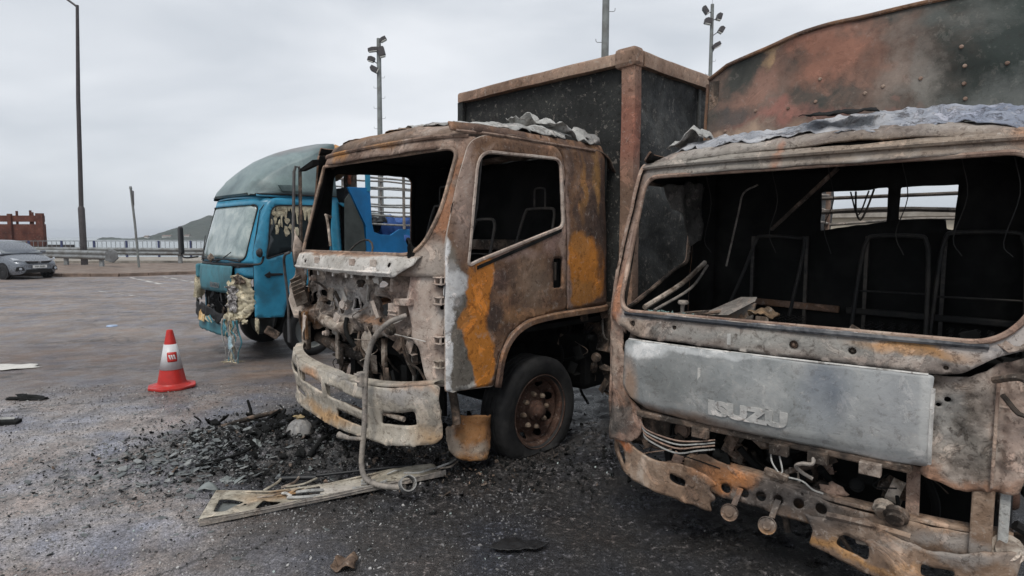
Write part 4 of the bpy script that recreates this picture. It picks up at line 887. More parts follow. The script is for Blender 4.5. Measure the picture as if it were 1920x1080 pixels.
# ================================================================== RIGHT TRUCK, burnt out, nearest
TO, TA = (1.2375, 2.835), -40.2
tt = place('burnt_truck', TO, TA, 0, 'nearest burnt out truck with grey front panel, empty windscreen and torn rusty bumper at right', 'truck')
T = Cab(.985, 1.25, .06, .32, 2.12, 2.205, 1.5, tumble=.05, bulge=.04, corner=.055, front_r=.3)
m_tf = burnt('burnt_grey_surround', [(0, (.09, .075, .065)), (.4, (.18, .155, .14)), (.7, (.26, .24, .22)), (1, (.36, .34, .32))], 3,
    [((-.96, .1, 1.7), (.10, .4, .5), (.29, .19, .15), .4, .7), ((-.93, .1, 1.35), (.05, .3, .18), (.33, .15, .08), .5, .85), ((-.12, .35, 2.1), (.022, .3, .06), (.42, .14, .06), .5, .9), ((-.4, .3, 2.10), (.5, .3, .05), (.21, .20, .18), .5, .7), ((.4, .3, 2.12), (.5, .3, .05), (.24, .19, .145), .5, .7), ((.9, .3, 2.14), (.08, .3, .06), (.36, .20, .12), .5, .8),
     ((.55, .1, 1.225), (.22, .3, .028), (.30, .16, .06), .3, .9), ((-.1, .1, 1.2), (.6, .3, .035), (.25, .26, .25), .5, .6), ((-.78, .1, 1.2), (.10, .3, .08), (.29, .22, .17), .5, .7), ((.8, .1, 1.3), (.15, .4, .10), (.36, .34, .33), .4, .8), ((0, .1, 1.272), (.8, .3, .012), (.09, .10, .12), .4, .9)], warp=.07, seed=21, ash=.55, soot=.55, bmp=.5)
m_th = burnt('heat_greyed_front_panel', [(0, (.14, .155, .16)), (.45, (.22, .235, .24)), (.75, (.29, .30, .30)), (1, (.38, .38, .37))], 2.3,
    [((.20, 0, 1.0), (.09, .3, .16), (.09, .11, .14), .5, .75), ((-.55, 0, .95), (.25, .3, .14), (.125, .135, .135), .7, .7), ((.48, 0, .98), (.14, .3, .2), (.23, .245, .26), .7, .7), ((-.70, 0, 1.09), (.13, .3, .04), (.46, .48, .49), .3, .9), ((-.4, 0, 1.118), (.35, .3, .014), (.44, .46, .47), .4, .8), ((.05, 0, .77), (.3, .3, .03), (.35, .36, .35), .6, .7), ((-.79, 0, .86), (.05, .3, .16), (.25, .17, .12), .5, .85), ((-.5, 0, .74), (.35, .3, .035), (.20, .13, .09), .6, .8), ((.5, 0, .76), (.2, .3, .02), (.48, .49, .49), .5, .8), ((.585, 0, .95), (.02, .3, .3), (.36, .37, .37), .4, .8), ((.17, 0, .86), (.06, .3, .10), (.30, .32, .33), .8, .6)],
    warp=.06, seed=22, ash=.28, soot=.2, rough=.55, bmp=.22, flake=.5)
m_tc = burnt('blistered_corner', [(0, (.05, .042, .036)), (.35, (.16, .13, .11)), (.6, (.28, .24, .21)), (1, (.42, .38, .34))], 5,
    [((.85, .1, .95), (.05, .3, .3), (.33, .25, .21), .5, .8), ((.63, .1, .95), (.06, .3, .12), (.30, .30, .29), .5, .7), ((.72, .1, .92), (.05, .3, .14), (.06, .06, .055), .7, .7), ((.7, .1, .69), (.2, .3, .04), (.24, .13, .08), .5, .8)], seed=23, ash=.6, soot=.7, bmp=.7)
m_tl = burnt('rusty_left_corner', [(0, (.11, .07, .055)), (.5, (.24, .17, .135)), (1, (.36, .30, .25))], 4.5, [((-.93, .1, .63), (.12, .3, .12), (.06, .058, .055), .3, .9), ((-.86, .1, .80), (.08, .3, .06), (.25, .12, .06), .5, .7)], seed=24, ash=.45, soot=.4, bmp=.5)
m_tb = burnt('rusty_bumper_scrap', [(0, (.07, .05, .04)), (.45, (.17, .115, .08)), (.75, (.27, .20, .15)), (1, (.36, .30, .25))], 4,
    [((.05, .1, .42), (.34, .3, .10), (.075, .07, .068), .4, .85), ((-.9, .05, .50), (.10, .3, .04), (.42, .15, .06), .5, .9), ((-.25, .1, .50), (.12, .3, .05), (.40, .17, .06), .6, .8), ((.3, .05, .28), (.25, .3, .03), (.33, .18, .07), .5, .8), ((.7, .05, .40), (.2, .3, .04), (.26, .25, .24), .5, .7)], seed=25, ash=.4, soot=.5, bmp=.5)
def tfront(x, z, off=0): p = T.front(x, z, off); return p
wsh = rpoly([(-.905, 1.278), (.80, 1.278), (.925, 1.42), (.93, 2.045), (-.915, 2.045)], [.10, .14, .12, .10, .10], 7)
BOLTS = [(-.80, 1.21, .020), (-.54, 1.215, .014), (.06, 1.195, .022), (.305, 1.195, .017), (.645, 1.165, .010)]
sheet('windscreen_surround', rpoly([(-.98, 1.235), (-.80, 1.15), (-.76, 1.142), (.62, 1.132), (.70, 1.15), (.80, 1.22), (.98, 1.30), (.985, 2.13), (-.98, 2.13)], [.03, .02, .02, .02, .02, .04, .03, .01, .01]), [wsh]+[circ(x, z, r, 12) for x, z, r in BOLTS],
      lambda x, z: tfront(x, z, -.012*ss(1.27, 1.2, z)), m_tf, tt, .028, .014, crumple=.006, cfreq=5, inner=m_char)
for x, z, r in BOLTS:
    M_ = Matrix.Translation(T.front(x, z, -.004)) @ Matrix.Rotation(R(90), 4, 'X')
    MB().lathe([(r*1.15, 0), (r*1.3, .006), (r*1.05, .012), (r*.98, .004), (r*.9, -.02)], 16, M_).build('bolt_seat', m_tf, tt, smooth=True)
    MB().lathe([(r*.8, -.02), (r*.8, -.006), (r*.4, -.004), (r*.35, .006), (.0001, .006)], 8, M_).build('bolt', m_mess2, tt)
MB().tube([T.front(x, z, -.016) for x, z in wsh+[wsh[0]]], .013, 7, cap=False).build('windscreen_flange', m_tl, tt, smooth=True)
MB().tube([T.front(x/20*.95, 2.105, -.022) for x in range(-20, 21)], .014, 7).build('drip_rail', m_tf, tt, smooth=True)
MB().tube([T.front(x/20*.82-.04, 1.265, -.016) for x in range(-20, 21)], .012, 7).build('windscreen_seal', plain('blue_black_seal', (.03, .034, .042), .7, .5, 30, dirt=(.25, .25, .25), dirt_amt=.6), tt, smooth=True)
sheet('roof', rpoly([(-.97, 0), (.97, 0), (.97, 1.33), (-.97, 1.33)], .02), [], lambda x, v: T.roof(x, v), m_tf, tt, .05, .012, crumple=.02, cfreq=3, inner=m_char)
sheet('roof_lining', rect(-.86, .86, .03, 1.15), [], lambda x, v: T.roof(x, v, -.05), m_char, tt, .1, .01)
td = [(.16, .62), (.52, .60), (.60, .86), (.80, 1.0), (1.18, 1.02), (1.19, 2.10), (1.12, 2.135), (.36, 2.135), (.26, 1.9), (.17, 1.4)]
tw = [(.28, 1.26), (.42, 1.29), (.95, 1.48), (1.14, 1.52), (1.13, 2.03), (.40, 2.02)]
for sg in (1, -1):
    sheet('door', rpoly(td, [.02, .03, .05, .1, .03, .06, .05, .08, .1, .1]), [rpoly(tw, [.03, .05, .08, .05, .06, .09])], lambda y, z, sg=sg: T.side(y, z, sg), m_tl if sg < 0 else m_door, tt, .04, .02, crumple=.008, inner=m_char, flip=sg < 0)
    MB().tube([T.side(y, z, sg, .012) for y, z in rpoly(tw, .05)+[rpoly(tw, .05)[0]]], .012, 6, cap=False).build('window_frame', m_mess2, tt, smooth=True)
    sheet('rear_quarter_panel', rpoly([(1.205, 1.0), (1.5, 1.0), (1.5, 2.19), (.33, 2.19), (.33, 2.14), (1.12, 2.14), (1.2, 2.10)], .01), [], lambda y, z, sg=sg: T.side(y, z, sg), m_quart, tt, .05, .012, crumple=.01, inner=m_char, flip=sg < 0)
m_dk = m_char
sheet('rear_wall', rpoly(rect(-.9, .9, .8, 2.15), .1), [ragged(rpoly([(-.185, 1.735), (.20, 1.79), (.20, 2.0), (-.185, 1.985)], .01), .003, .05), ragged(rpoly([(.265, 1.80), (.50, 1.80), (.51, 1.74), (.545, 1.735), (.55, 2.0), (.265, 2.0)], .01), .003, .05)], lambda x, z: (x*.985, 1.44+.01*math.sin(x*17), z), m_char, tt, .07, .012, crumple=.01)
for x in (-.6, -.25, .1, .5): MB().bar((x, 1.40, 1.0), (x, 1.405, 1.7), .02).build('wall_rib', m_seat, tt)
MB().box((0, .8, .86), (1.75, 1.3, .04)).box((0, .35, .95), (1.7, .03, .4)).build('cab_floor', m_char, tt)
sheet('dashboard', rpoly(rect(-.85, .85, 0, .34), .05), [], lambda x, v: (x, .16+v, 1.235-.35*v*v), plain('ash_covered_dash', (.03, .03, .03), .85, .5, 25, dirt=(.16, .15, .13), dirt_amt=.6), tt, .025, .01, crumple=.035, cfreq=8)
# headrests, seats and what hangs in the cab
m_seatd = plain('dark_tube', (.011, .011, .011), .7, .5, 30, dirt=(.055, .048, .04), dirt_amt=.6)  # darker copy of the scorched tube material
seat(tt, .27, 1.25, 1.1, .34, .60, False, m_seat=m_seatd); seat(tt, .68, 1.28, 1.06, .38, .66, False, m_seat=m_seatd)
for cx_ in (.27, .68, -.36):
    for k in range(5):
        for j in range(3): MB().tube([(cx_-.12+k*.06+.014*math.cos(a), 1.22+.014*math.sin(a)+j*.06, 1.10+a*.0035) for a in [i*.9 for i in range(26)]], .0022, 4).build('seat_spring', m_seatd, tt)
MB().tube([(-.66, 1.05, 1.16), (-.56, 1.1, 1.45), (-.50, 1.15, 1.66), (-.46, 1.15, 1.70), (-.25, 1.15, 1.69), (-.20, 1.15, 1.64), (-.26, 1.1, 1.2)], .011, 8, smooth=4).build('seat_frame', m_seatd, tt, smooth=True)
for x in (-.7, -.3, .0, .35, .6, .8):
    MB().tube([(x, .8, 2.08), (x+.03, .82, 1.9), (x-.02, .85, 1.75-.1*abs(x)), (x+.02, .86, 1.6)], .0025, 4, smooth=4).build('hanging_wire', m_seatd, tt)
clutter(tt, (-.75, .8, .35, .8, 1.02, 1.24), 40, [m_mess2, m_char, m_mess2, m_mess], 71, 1.1)
MB().box((-.35, 1.40, 1.24), (.62, .03, .045), (0, R(2), 0)).build('wall_rail', m_quart, tt, bev=.008)
MB().box((.45, 1.40, 1.22), (.9, .03, .04), (0, R(1), 0)).build('wall_rail', m_seatd, tt, bev=.008)
sheet('torn_lining', ragged([(.50, 2.02), (1.10, 2.03), (1.08, 1.85), (1.0, 1.70), (.90, 1.66), (.78, 1.80), (.62, 1.88)], .02, .04, 3), [], lambda y, z: (-.83+.02*math.sin(y*20), y, z), burnt('soot_grey_lining', [(0, (.02, .02, .02)), (.6, (.07, .068, .066)), (1, (.14, .135, .13))], 5), tt, .03, .005, crumple=.03)
MB().tube([(-.67, 1.1, 1.50), (-.60, 1.1, 1.85), (-.57, 1.1, 1.98), (-.48, 1.1, 2.03)], .006, 6, smooth=4).build('loose_rod', m_tube, tt, smooth=True)
MB().bar((-.01, 1.08, 2.10), (-.38, 1.08, 1.74), .05, .012).bar((-.01, 1.06, 2.10), (-.37, 1.06, 1.745), .012, .02).build('hanging_strip', m_mess2, tt)
MB().tube([(-.83, .27, 1.285), (-.80, .7, 1.40), (-.82, 1.1, 1.52)], .016, 7, smooth=4).build('door_rail', m_mess, tt, smooth=True)
MB().tube([(-.78, .3, 1.27), (-.76, .75, 1.37), (-.80, 1.1, 1.50)], .009, 7, smooth=4).build('door_rail', m_tube, tt, smooth=True)
MB().tube([(-.66, .42, 1.16), (-.655, .40, 1.28), (-.65, .40, 1.315)], [.012, .012, .014], 8).lathe([(.028, 0), (.032, .01), (.026, .022), (.0001, .024)], 14, Matrix.Translation((-.65, .40, 1.305))).build('steering_column', m_tube, tt, smooth=True)
MB().tube([(-.62+.2*math.cos(a*.2), .40+.12*math.sin(a*.2), 1.25+.03*math.cos(a*.2)) for a in range(32)], .008, 6).build('steering_wheel_core', m_mess2, tt, smooth=True)
MB().prism([(-.50, .38, 1.255), (-.36, .34, 1.27), (-.27, .5, 1.34), (-.38, .55, 1.33)], (0, .03, .022)).prism([(-.5, .38, 1.255), (-.27, .5, 1.33), (-.29, .5, 1.21), (-.48, .4, 1.2)], (0, .02, 0)).build('bent_box_lid', burnt('bent_lid', [(0, (.08, .075, .07)), (.6, (.16, .15, .14)), (1, (.30, .17, .09))], 6), tt, bev=.003)
crumpled('curled_scrap', rpoly(rect(-.27, -.13, .36, .5), .03), lambda x, y: (x, y, 1.25+.4*(.07-abs(x+.2))), burnt('ochre_scrap', [(0, (.05, .04, .03)), (1, (.22, .15, .09))], 9), tt, 3, .04, .012, 9)
MB().tube([(.02, 1.42, 1.98), (.04, 1.35, 1.86), (.07, 1.33, 1.80), (.10, 1.36, 1.88), (.12, 1.42, 1.99)], .006, 6, smooth=4).tube([(-.01, 1.42, 1.98), (.05, 1.36, 1.83), (.10, 1.38, 1.98)], .005, 5, smooth=4).build('hanging_wire', m_seat, tt)
m_gls = plain('green_glass_crumbs', (.20, .30, .28), .25, .4, 40, spec=.6)
mb = MB(); q = random.Random(3)
for k in range(140):
    c = Vector((q.gauss(-.66, .06), q.uniform(.13, .26), 1.262+q.uniform(0, .012))); mb.box(c, (q.uniform(.004, .02), q.uniform(.004, .014), .004), (q.uniform(-.8, .8), q.uniform(-.8, .8), q.uniform(0, 3)))
tag(mb.build('broken_glass', m_gls, tt), kind='stuff')
# front panel and what is left below it
def hood(x, z): p = T.front(x, z); return (x, p[1]-.034-.02*math.sin(math.pi*(z-.73)/.44)+.004*math.sin(x*5)+.03*ss(.80, .72, z), z)
fp = sheet('front_panel', ragged(rpoly([(-.825, 1.125), (-.832, .84), (-.74, .775), (-.68, .745), (.2, .735), (.605, .745), (.612, 1.128), (.59, 1.134)], [.03, .05, .03, .02, .01, .03, .01, .01]), .002, .06), [], hood, m_th, tt, .02, .01, crumple=.009, cfreq=2.6)
m_edge = burnt('white_ash_edge', [(0, (.25, .25, .24)), (1, (.60, .60, .59))], 12, ash=.3, soot=.4)
MB().tube([hood(x, 1.126+(x+.825)*.005) for x in [-.81+i*.05 for i in range(29)]], .006, 6).build('top_edge', m_edge, fp, smooth=True)
MB().tube([hood(.609, z/100) for z in range(76, 112, 4)], .009, 6).build('side_edge', m_edge, fp, smooth=True)
def prj(me, off):
    for v in me.vertices: p = hood(v.co.x, v.co.z); v.co.y = p[1]+off-(.006 if v.co.y < 0 else -.006)
for word, w_, mt_, of_ in (('ISUZU', 1.45, burnt('ghost_lettering', [(0, (.20, .21, .21)), (.4, (.33, .335, .33)), (1, (.44, .44, .43))], 14, ash=.2, soot=.15, bmp=.3), -.0068),):
    g = text_mesh('ghost_lettering', word, .094, mt_, fp, Matrix.Translation((-.13, 0, .838)) @ FRONT, .0015, w_, .0068); prj(g.data, of_)
mb = MB(); mb.box((-.372, hood(-.372, .99)[1]-.006, .995), (.014, .004, .075)); mb.build('white_scratch', m_edge, fp)
MB().box((-.24, T.front(-.24, 1.19)[1]-.022, 1.19), (.018, .004, .055)).build('white_mark', m_edge, tt)
MB().box((-.1, .07, .715), (1.3, .05, .035)).build('lower_crossbar', m_mess2, tt, bev=.008)
for x in (-.37, .02, .19, .40): MB().box((x, .03, .69), (.085, .035, .055)).lathe([(.010, 0), (.010, .004), (.0001, .004)], 8, Matrix.Translation((x, .012, .70)) @ Matrix.Rotation(R(90), 4, 'X')).build('bracket', m_tc if x > .3 else m_mess2, tt, bev=.006)
sheet('left_corner_strip', ragged(rpoly([(-.98, 1.26), (-.88, 1.20), (-.85, .80), (-.72, .73), (-.74, .60), (-.80, .52), (-.975, .50)], .02), .005, .04), [rpoly([(-.895, 1.16), (-.872, 1.14), (-.872, 1.02), (-.895, 1.05)], .005)], lambda x, z: T.front(x, z, .005-.02*ss(.75, .55, z)), m_tl, tt, .025, .01, crumple=.02, cfreq=6)
sheet('left_inner_skin', rpoly([(-.86, 1.18), (-.60, .76), (-.60, .50), (-.86, .52)], .02), [], lambda x, z: (x, .16, z), m_mess2, tt, .04, .01, crumple=.03)
sheet('right_corner_panel', ragged(rpoly([(.595, 1.125), (.72, 1.13), (.905, 1.24), (.915, .80), (.90, .68), (.72, .66), (.58, .70)], .02), .006, .04), [circ(.655, 1.03, .013, 8), circ(.625, 1.005, .01, 8)], lambda x, z: (lambda p: (p[0], p[1]+.02+.02*noise.fractal(Vector((x*11, z*11, 0)), .7, 2, 4)+.025*ss(.8, .82, x)*ss(.86, .84, x), z))(T.front(x, z)), m_tc, tt, .018, .01)
MB().box((.815, T.front(.83, 1)[1]-.004, .92), (.012, .02, .45)).build('seam_rib', m_tl, tt, bev=.004)
MB().box((.79, .14, .52), (.075, .05, .31)).build('right_post', m_tb, tt, bev=.008); MB().box((.86, .17, .52), (.035, .07, .33)).build('right_post_flange', m_ashcloth, tt, bev=.006)
MB().bar((.545, .16, .70), (.55, .16, .36), .05, .012).build('strap', m_tl, tt)
MB().bar((-.79, .10, .72), (-.78, .10, .60), .035, .01).build('strap', m_ashcloth, tt)
crumpled('torn_flap', ragged([(.74, .12), (.98, .05), (1.0, .25), (.80, .27)], .01, .04), lambda x, v: (x, .06+v*.3, 1.17+.10*math.sin(v*9)), m_tc, tt, 9, .03, .02, 8)
MB().tube([(.80, .05, 1.14), (.88, .0, 1.17), (.93, .04, 1.12), (.96, .1, 1.05)], .014, 7, smooth=4).tube([(.83, .08, 1.08), (.9, .03, 1.02), (.97, .1, 1.1)], .010, 7, smooth=4).build('torn_hose', m_mess2, tt, smooth=True)
clutter(tt, (-.75, .5, .10, .35, .46, .66), 60, [m_mess2, m_mess, m_char, m_mess2, m_tl], 31, 1.1)
clutter(tt, (-.7, .9, .3, .7, .4, .85), 50, [m_mess2, m_char, m_char], 37, 1.2)
clutter(tt, (.86, .95, .15, .5, .4, 1.1), 16, [m_mess2, m_char, m_mess], 41, 1.4)
for k, z in enumerate((.66, .645, .63, .61)):
    MB().tube([(-.72+.01*k, .03, z+.03), (-.66, .0, z-.01), (-.5, .01, z-.035-.006*k), (-.38, .03, z-.02), (-.30, .05, z+.0)], .0045, 5, smooth=5).build('wire', m_ashcloth if k % 2 else m_tl, tt)
MB().tube([(.17, .03, .70), (.175, .0, .665), (.13, .0, .655), (.10, .02, .63), (.12, .04, .60), (.17, .04, .58)], .009, 7, smooth=5).build('bent_pipe', m_tube, tt, smooth=True)
MB().tube([(-.02, .04, .70), (-.01, .02, .63), (.03, .0, .585)], .004, 5, smooth=4).tube([(.01, .04, .69), (.04, .02, .60), (.04, .0, .585)], .004, 5, smooth=4).build('wire', m_ashcloth, tt)
MB().box((.02, .0, .575), (.11, .03, .032), (0, R(8), 0)).build('connector', m_mess, tt, bev=.005)
MB().tube([(.07, 0, .575), (.14, -.02, .58), (.18, 0, .545), (.22, .02, .53)], .005, 5, smooth=4).build('wire', m_ashcloth, tt)
# bumper remains
def bb(x, z): t = abs(x)/.93; return (x, .10+.03*t*t+.10*t**6, z)
sheet('bumper_beam', ragged(rpoly([(-.50, .50), (-.45, .36), (.30, .335), (.9, .37), (.9, .47), (.30, .46), (-.1, .50), (-.38, .55)], .02), .004, .05), [circ(x, .405+.004*k, .026, 14) for k, x in enumerate((-.255, -.165, -.08, .005, .10, .20))], bb, m_tb, tt, .018, .01, crumple=.008)
V = []; F = []
for i in range(29):
    x = -.48+i*.049; p = bb(x, .50-.03*ss(-.2, .3, x))
    for dy, dz in ((0, 0), (.01, .012), (.07, .012), (.075, -.12)): V.append((p[0], p[1]+dy, p[2]+dz))
for i in range(28):
    for k in range(3): F.append((i*4+k, (i+1)*4+k, (i+1)*4+k+1, i*4+k+1))
MB().add(V, F).build('beam_flange', m_tb, tt, smooth=True, thick=.006)
def bo(x, z): t = abs(x)/.95; return (x, .02+.03*t*t+.12*t**8, z)
sheet('left_bumper_bracket', ragged(rpoly([(-.975, .53), (-.975, .43), (-.90, .36), (-.78, .315), (-.50, .30), (-.29, .285), (-.31, .33), (-.27, .36), (-.31, .40), (-.26, .44), (-.40, .50), (-.52, .50), (-.60, .485), (-.78, .515), (-.9, .56)], [.03, .04, .05, .03, .02, .02, .02, .02, .02, .03, .03, .02, .03, .03, .03]), .004, .04, 4),
      [rpoly([(-.925, .50), (-.925, .44), (-.86, .37), (-.84, .40), (-.86, .46)], .02), rpoly([(-.545, .385), (-.50, .375), (-.44, .375), (-.44, .42), (-.50, .425), (-.545, .43)], .02)], bo, m_tb, tt, .018, .012, crumple=.012, cfreq=5)
for x, z in ((-.405, .41), (-.38, .345)): MB().lathe([(.016, 0), (.016, .012), (.0001, .012)], 8, Matrix.Translation(bo(x, z)) @ Matrix.Rotation(R(90), 4, 'X')).build('bolt', m_tb, tt)
sheet('right_bumper_bracket', ragged(rpoly([(.14, .42), (.20, .34), (.16, .27), (.30, .235), (.50, .22), (.70, .24), (.91, .32), (.92, .43), (.62, .40), (.50, .415), (.38, .46), (.22, .425)], .03), .005, .04, 6), [rpoly([(.28, .30), (.42, .28), (.42, .36), (.30, .37)], .03), rpoly([(.60, .29), (.72, .30), (.73, .34), (.60, .34)], .02)], bo, m_tb, tt, .018, .012, crumple=.018, cfreq=5)
MB().tube([bo(x/100, .44-.0004*(x-38)*(x-38)*.06) for x in range(24, 60, 4)], .014, 7).build('bracket_rim', m_tb, tt, smooth=True)
MB().bar((.36, .09, .34), (.46, .07, .36), .09, .03).build('lamp_stub', m_mess, tt, bev=.01)
for x, z in ((-.196, .325), (-.013, .315)):
    MB().lathe([(.0001, .02), (.018, .02), (.022, .012), (.036, .009), (.041, .014), (.043, 0), (.036, -.012), (.0001, -.016)], 22, Matrix.Translation((x, .0, z)) @ Matrix.Rotation(R(80), 4, 'X') @ Matrix.Rotation(R(10), 4, 'Y')).build('horn', m_tb, tt, smooth=True)
    MB().bar((x+.01, .03, z+.03), (x+.02, .09, z+.10), .028, .006).build('horn_bracket', m_tb, tt)
ch = MB()
for x in (-.34, .34): ch.box((x, 3.2, .6), (.07, 5.8, .16))
ch.build('chassis_rails', m_char, tt)
MB().lump((0, .85, .62), (.42, .5, .22), .25, 14, 9, 14).build('engine', m_char, tt, smooth=True)
MB().box((0, .55, .52), (1.5, .05, .5)).build('radiator', m_char, tt)
for sg in (1, -1): wheel(tt, (sg*.78, 1.0, .36), sg, m_tyre, m_hub, m_nut, .37, .24, .19, flat=.08)
for sg in (1, -1): MB().lathe([(.1, -.2), (.34, -.2), (.37, -.15), (.37, .15), (.34, .2), (.1, .2)], 32, Matrix.Translation((sg*.7, 4.4, .36)) @ Matrix.Rotation(R(90), 4, 'Y')).build('rear_wheel', m_tyre, tt, smooth=True)
# crumpled ash-white skin on its roof
c3 = place('crumpled_sheet', TO, TA, 0, 'long crumpled ash white and blue sheet lying along the roof front of the nearest truck', 'crumpled sheet')
crumpled('skin', ragged([(-.80, .12), (-.4, .07), (.3, .055), (.92, .05), (.95, .7), (.5, .8), (-.3, .6), (-.7, .5)], .03, .05, 3), lambda x, v: T.roof(x, max(0, v), -.012+.07*ss(.05, .3, v)*(.6+.6*ss(-.4, .4, x))), m_ashblue, c3, 11, .028, .016, 7)
crumpled('charred_flake', ragged([(-.05, .05), (.30, .05), (.28, .2), (.0, .2)], .02, .04, 3), lambda x, v: T.roof(x, v, .085), m_char, c3, 13, .02, .018, 8)
crumpled('peaked_fold', ragged([(-.86, .14), (-.62, .12), (-.60, .35), (-.84, .35)], .02, .04, 3), lambda x, v: T.roof(x, v, .04+.07*max(0, 1-abs(x+.70)/.08)), m_ashcloth, c3, 17, .03, .016, 8)

# ---- its cargo body: a buckled front bulkhead on posts, open stake sides
tb_ = place('stake_bed', TO, TA, 0, 'tall buckled pink and dark green steel bulkhead panel rising behind the nearest truck cab', 'cargo body')
m_bulk = burnt('heat_stained_bulkhead', [(0, (.022, .027, .026)), (.35, (.05, .052, .048)), (.6, (.12, .085, .07)), (1, (.23, .19, .165))], 1.5,
    [((.75, 1.75, 2.75), (.42, .5, .6), (.032, .042, .040), .35, .92), ((.25, 1.75, 2.45), (.3, .5, .22), (.05, .056, .053), .5, .8), ((-.25, 1.75, 2.95), (.26, .5, .14), (.29, .145, .105), .5, .85), ((-.75, 1.75, 2.78), (.25, .5, .10), (.24, .14, .11), .5, .8), ((-.55, 1.75, 2.55), (.3, .5, .07), (.26, .12, .10), .6, .75), ((-.85, 1.75, 2.32), (.22, .5, .13), (.36, .265, .20), .5, .85), ((-.35, 1.75, 2.36), (.22, .5, .09), (.31, .21, .16), .6, .75), ((-.95, 1.75, 2.62), (.16, .5, .09), (.08, .072, .07), .5, .8),
     ((.10, 1.75, 2.56), (.11, .5, .035), (.22, .13, .11), .6, .7), ((.28, 1.75, 2.70), (.08, .5, .16), (.22, .215, .20), .8, .65), ((-.62, 1.75, 2.93), (.12, .5, .05), (.36, .25, .15), .5, .8), ((.7, 1.75, 2.5), (.25, .5, .08), (.19, .205, .20), .9, .6), ((.42, 1.75, 3.05), (.2, .5, .07), (.12, .13, .125), .8, .5)], warp=.30, seed=31, ash=.18, soot=.25, bmp=.25, fine=.6, flake=.35)
topz = lambda x: 3.13-.17*((x-.35)/1.45)**2-.05*ss(-.95, -1.12, x)
outl = [(-1.11, 2.08), (1.12, 2.08)]+[(1.12-i*.0743, topz(1.12-i*.0743)) for i in range(31)]
def bulk(x, z): w = noise.noise(Vector((x*1.6, z*1.9, 3))); w2 = noise.noise(Vector((x*4, z*4, 8))); return (x, 1.75-.10*math.cos(x*1.35)*(1-.3*(z-2.1))+.075*w+.018*w2, z)
bk = sheet('bulkhead_panel', outl, [], bulk, m_bulk, tb_, .035, .006)
MB().tube([(lambda p: (p[0], p[1]-.01, p[2]+.006))(bulk(x, z)) for x, z in outl[2:]], .014, 7).build('top_edge', m_quart, bk, smooth=True)
MB().tube([(lambda p: (p[0]-.005, p[1]-.008, p[2]))(bulk(-1.11, 2.08+i*.1)) for i in range(9)], .012, 7).build('side_edge', m_quart, bk, smooth=True)
q = random.Random(5)
for x, z in [(-.72, 2.62), (-.48, 2.60), (-.30, 2.62), (-.30, 2.50), (-.28, 2.77), (.0, 2.63), (.10, 2.66), (.30, 2.68), (.52, 2.72), (.52, 2.62), (.53, 2.53), (.72, 2.70), (.90, 2.72), (.52, 2.43), (.50, 2.83), (.86, 3.02), (-.95, 2.5), (-.02, 2.44), (-.5, 2.42)]:
    p = bulk(x, z); MB().lathe([(.013, 0), (.009, .009), (.0001, .010)], 8, Matrix.Translation((p[0], p[1]-.003, p[2])) @ Matrix.Rotation(R(90), 4, 'X')).build('rivet', m_tl, bk)
for x in (-1.06, 1.06):
    rail('post', (x, 1.80, .9), (x, 1.80, 2.9), .07, .07, m_mess2, tb_, x)
    for y in (3.0, 4.2, 5.4): rail('post', (x, y, .9), (x, y, 2.6), .05, .05, m_tl, tb_, y)
    for z in (1.25, 1.55): MB().box((x, 3.6, z), (.03, 3.6, .22)).build('side_board', m_char, tb_)
    for z in (1.86, 2.02, 2.2): MB().tube([(x, 1.8+.4*i, z+.012*math.sin(i*2+z*9)) for i in range(10)], .018, 7).build('side_rail', m_tube, tb_, smooth=True)
for y in (2.3, 5.4): MB().tube([(-1.06, y, 1.84), (0, y, 1.90), (1.06, y, 1.84)], .018, 7, smooth=5).tube([(-1.06, y, 1.99), (1.06, y, 2.0)], .014, 7).build('cross_rail', m_tube, tb_, smooth=True)
MB().box((0, 3.6, .84), (2.1, 3.7, .1)).build('bed_floor', m_char, tb_)
MB().box((.02, 5.4, 1.4), (2.0, .04, .62)).build('tail_board', m_char, tb_)

# pale building glimpsed through the empty rear window
m_cream = plain('cream_render', (.50, .45, .36), .85, .15, 2, dirt=(.3, .26, .2), dirt_amt=.3)
hb_ = empty('pale_building', (21, 30, 0), R(-35), 'low cream building glimpsed through the rear window of the nearest truck cab', 'building')
MB().box((0, 0, 1.3), (14, 5, 2.6)).build('wall', m_cream, hb_)
MB().box((0, 0, 2.72), (14.6, 5.6, .22)).build('roof', m_conc, hb_)
for k in range(6): w_ = MB().box((-5.5+k*2.2, -2.52, 1.5), (1.3, .05, .9)).build('window', m_lampd, hb_); MB().box((-5.5+k*2.2, -2.55, 1.5), (1.12, .02, .74)).build('pane', plain('dark_glass', (.05, .06, .06), .1, .1, 3) if k == 0 else bpy.data.materials['dark_glass'], w_)

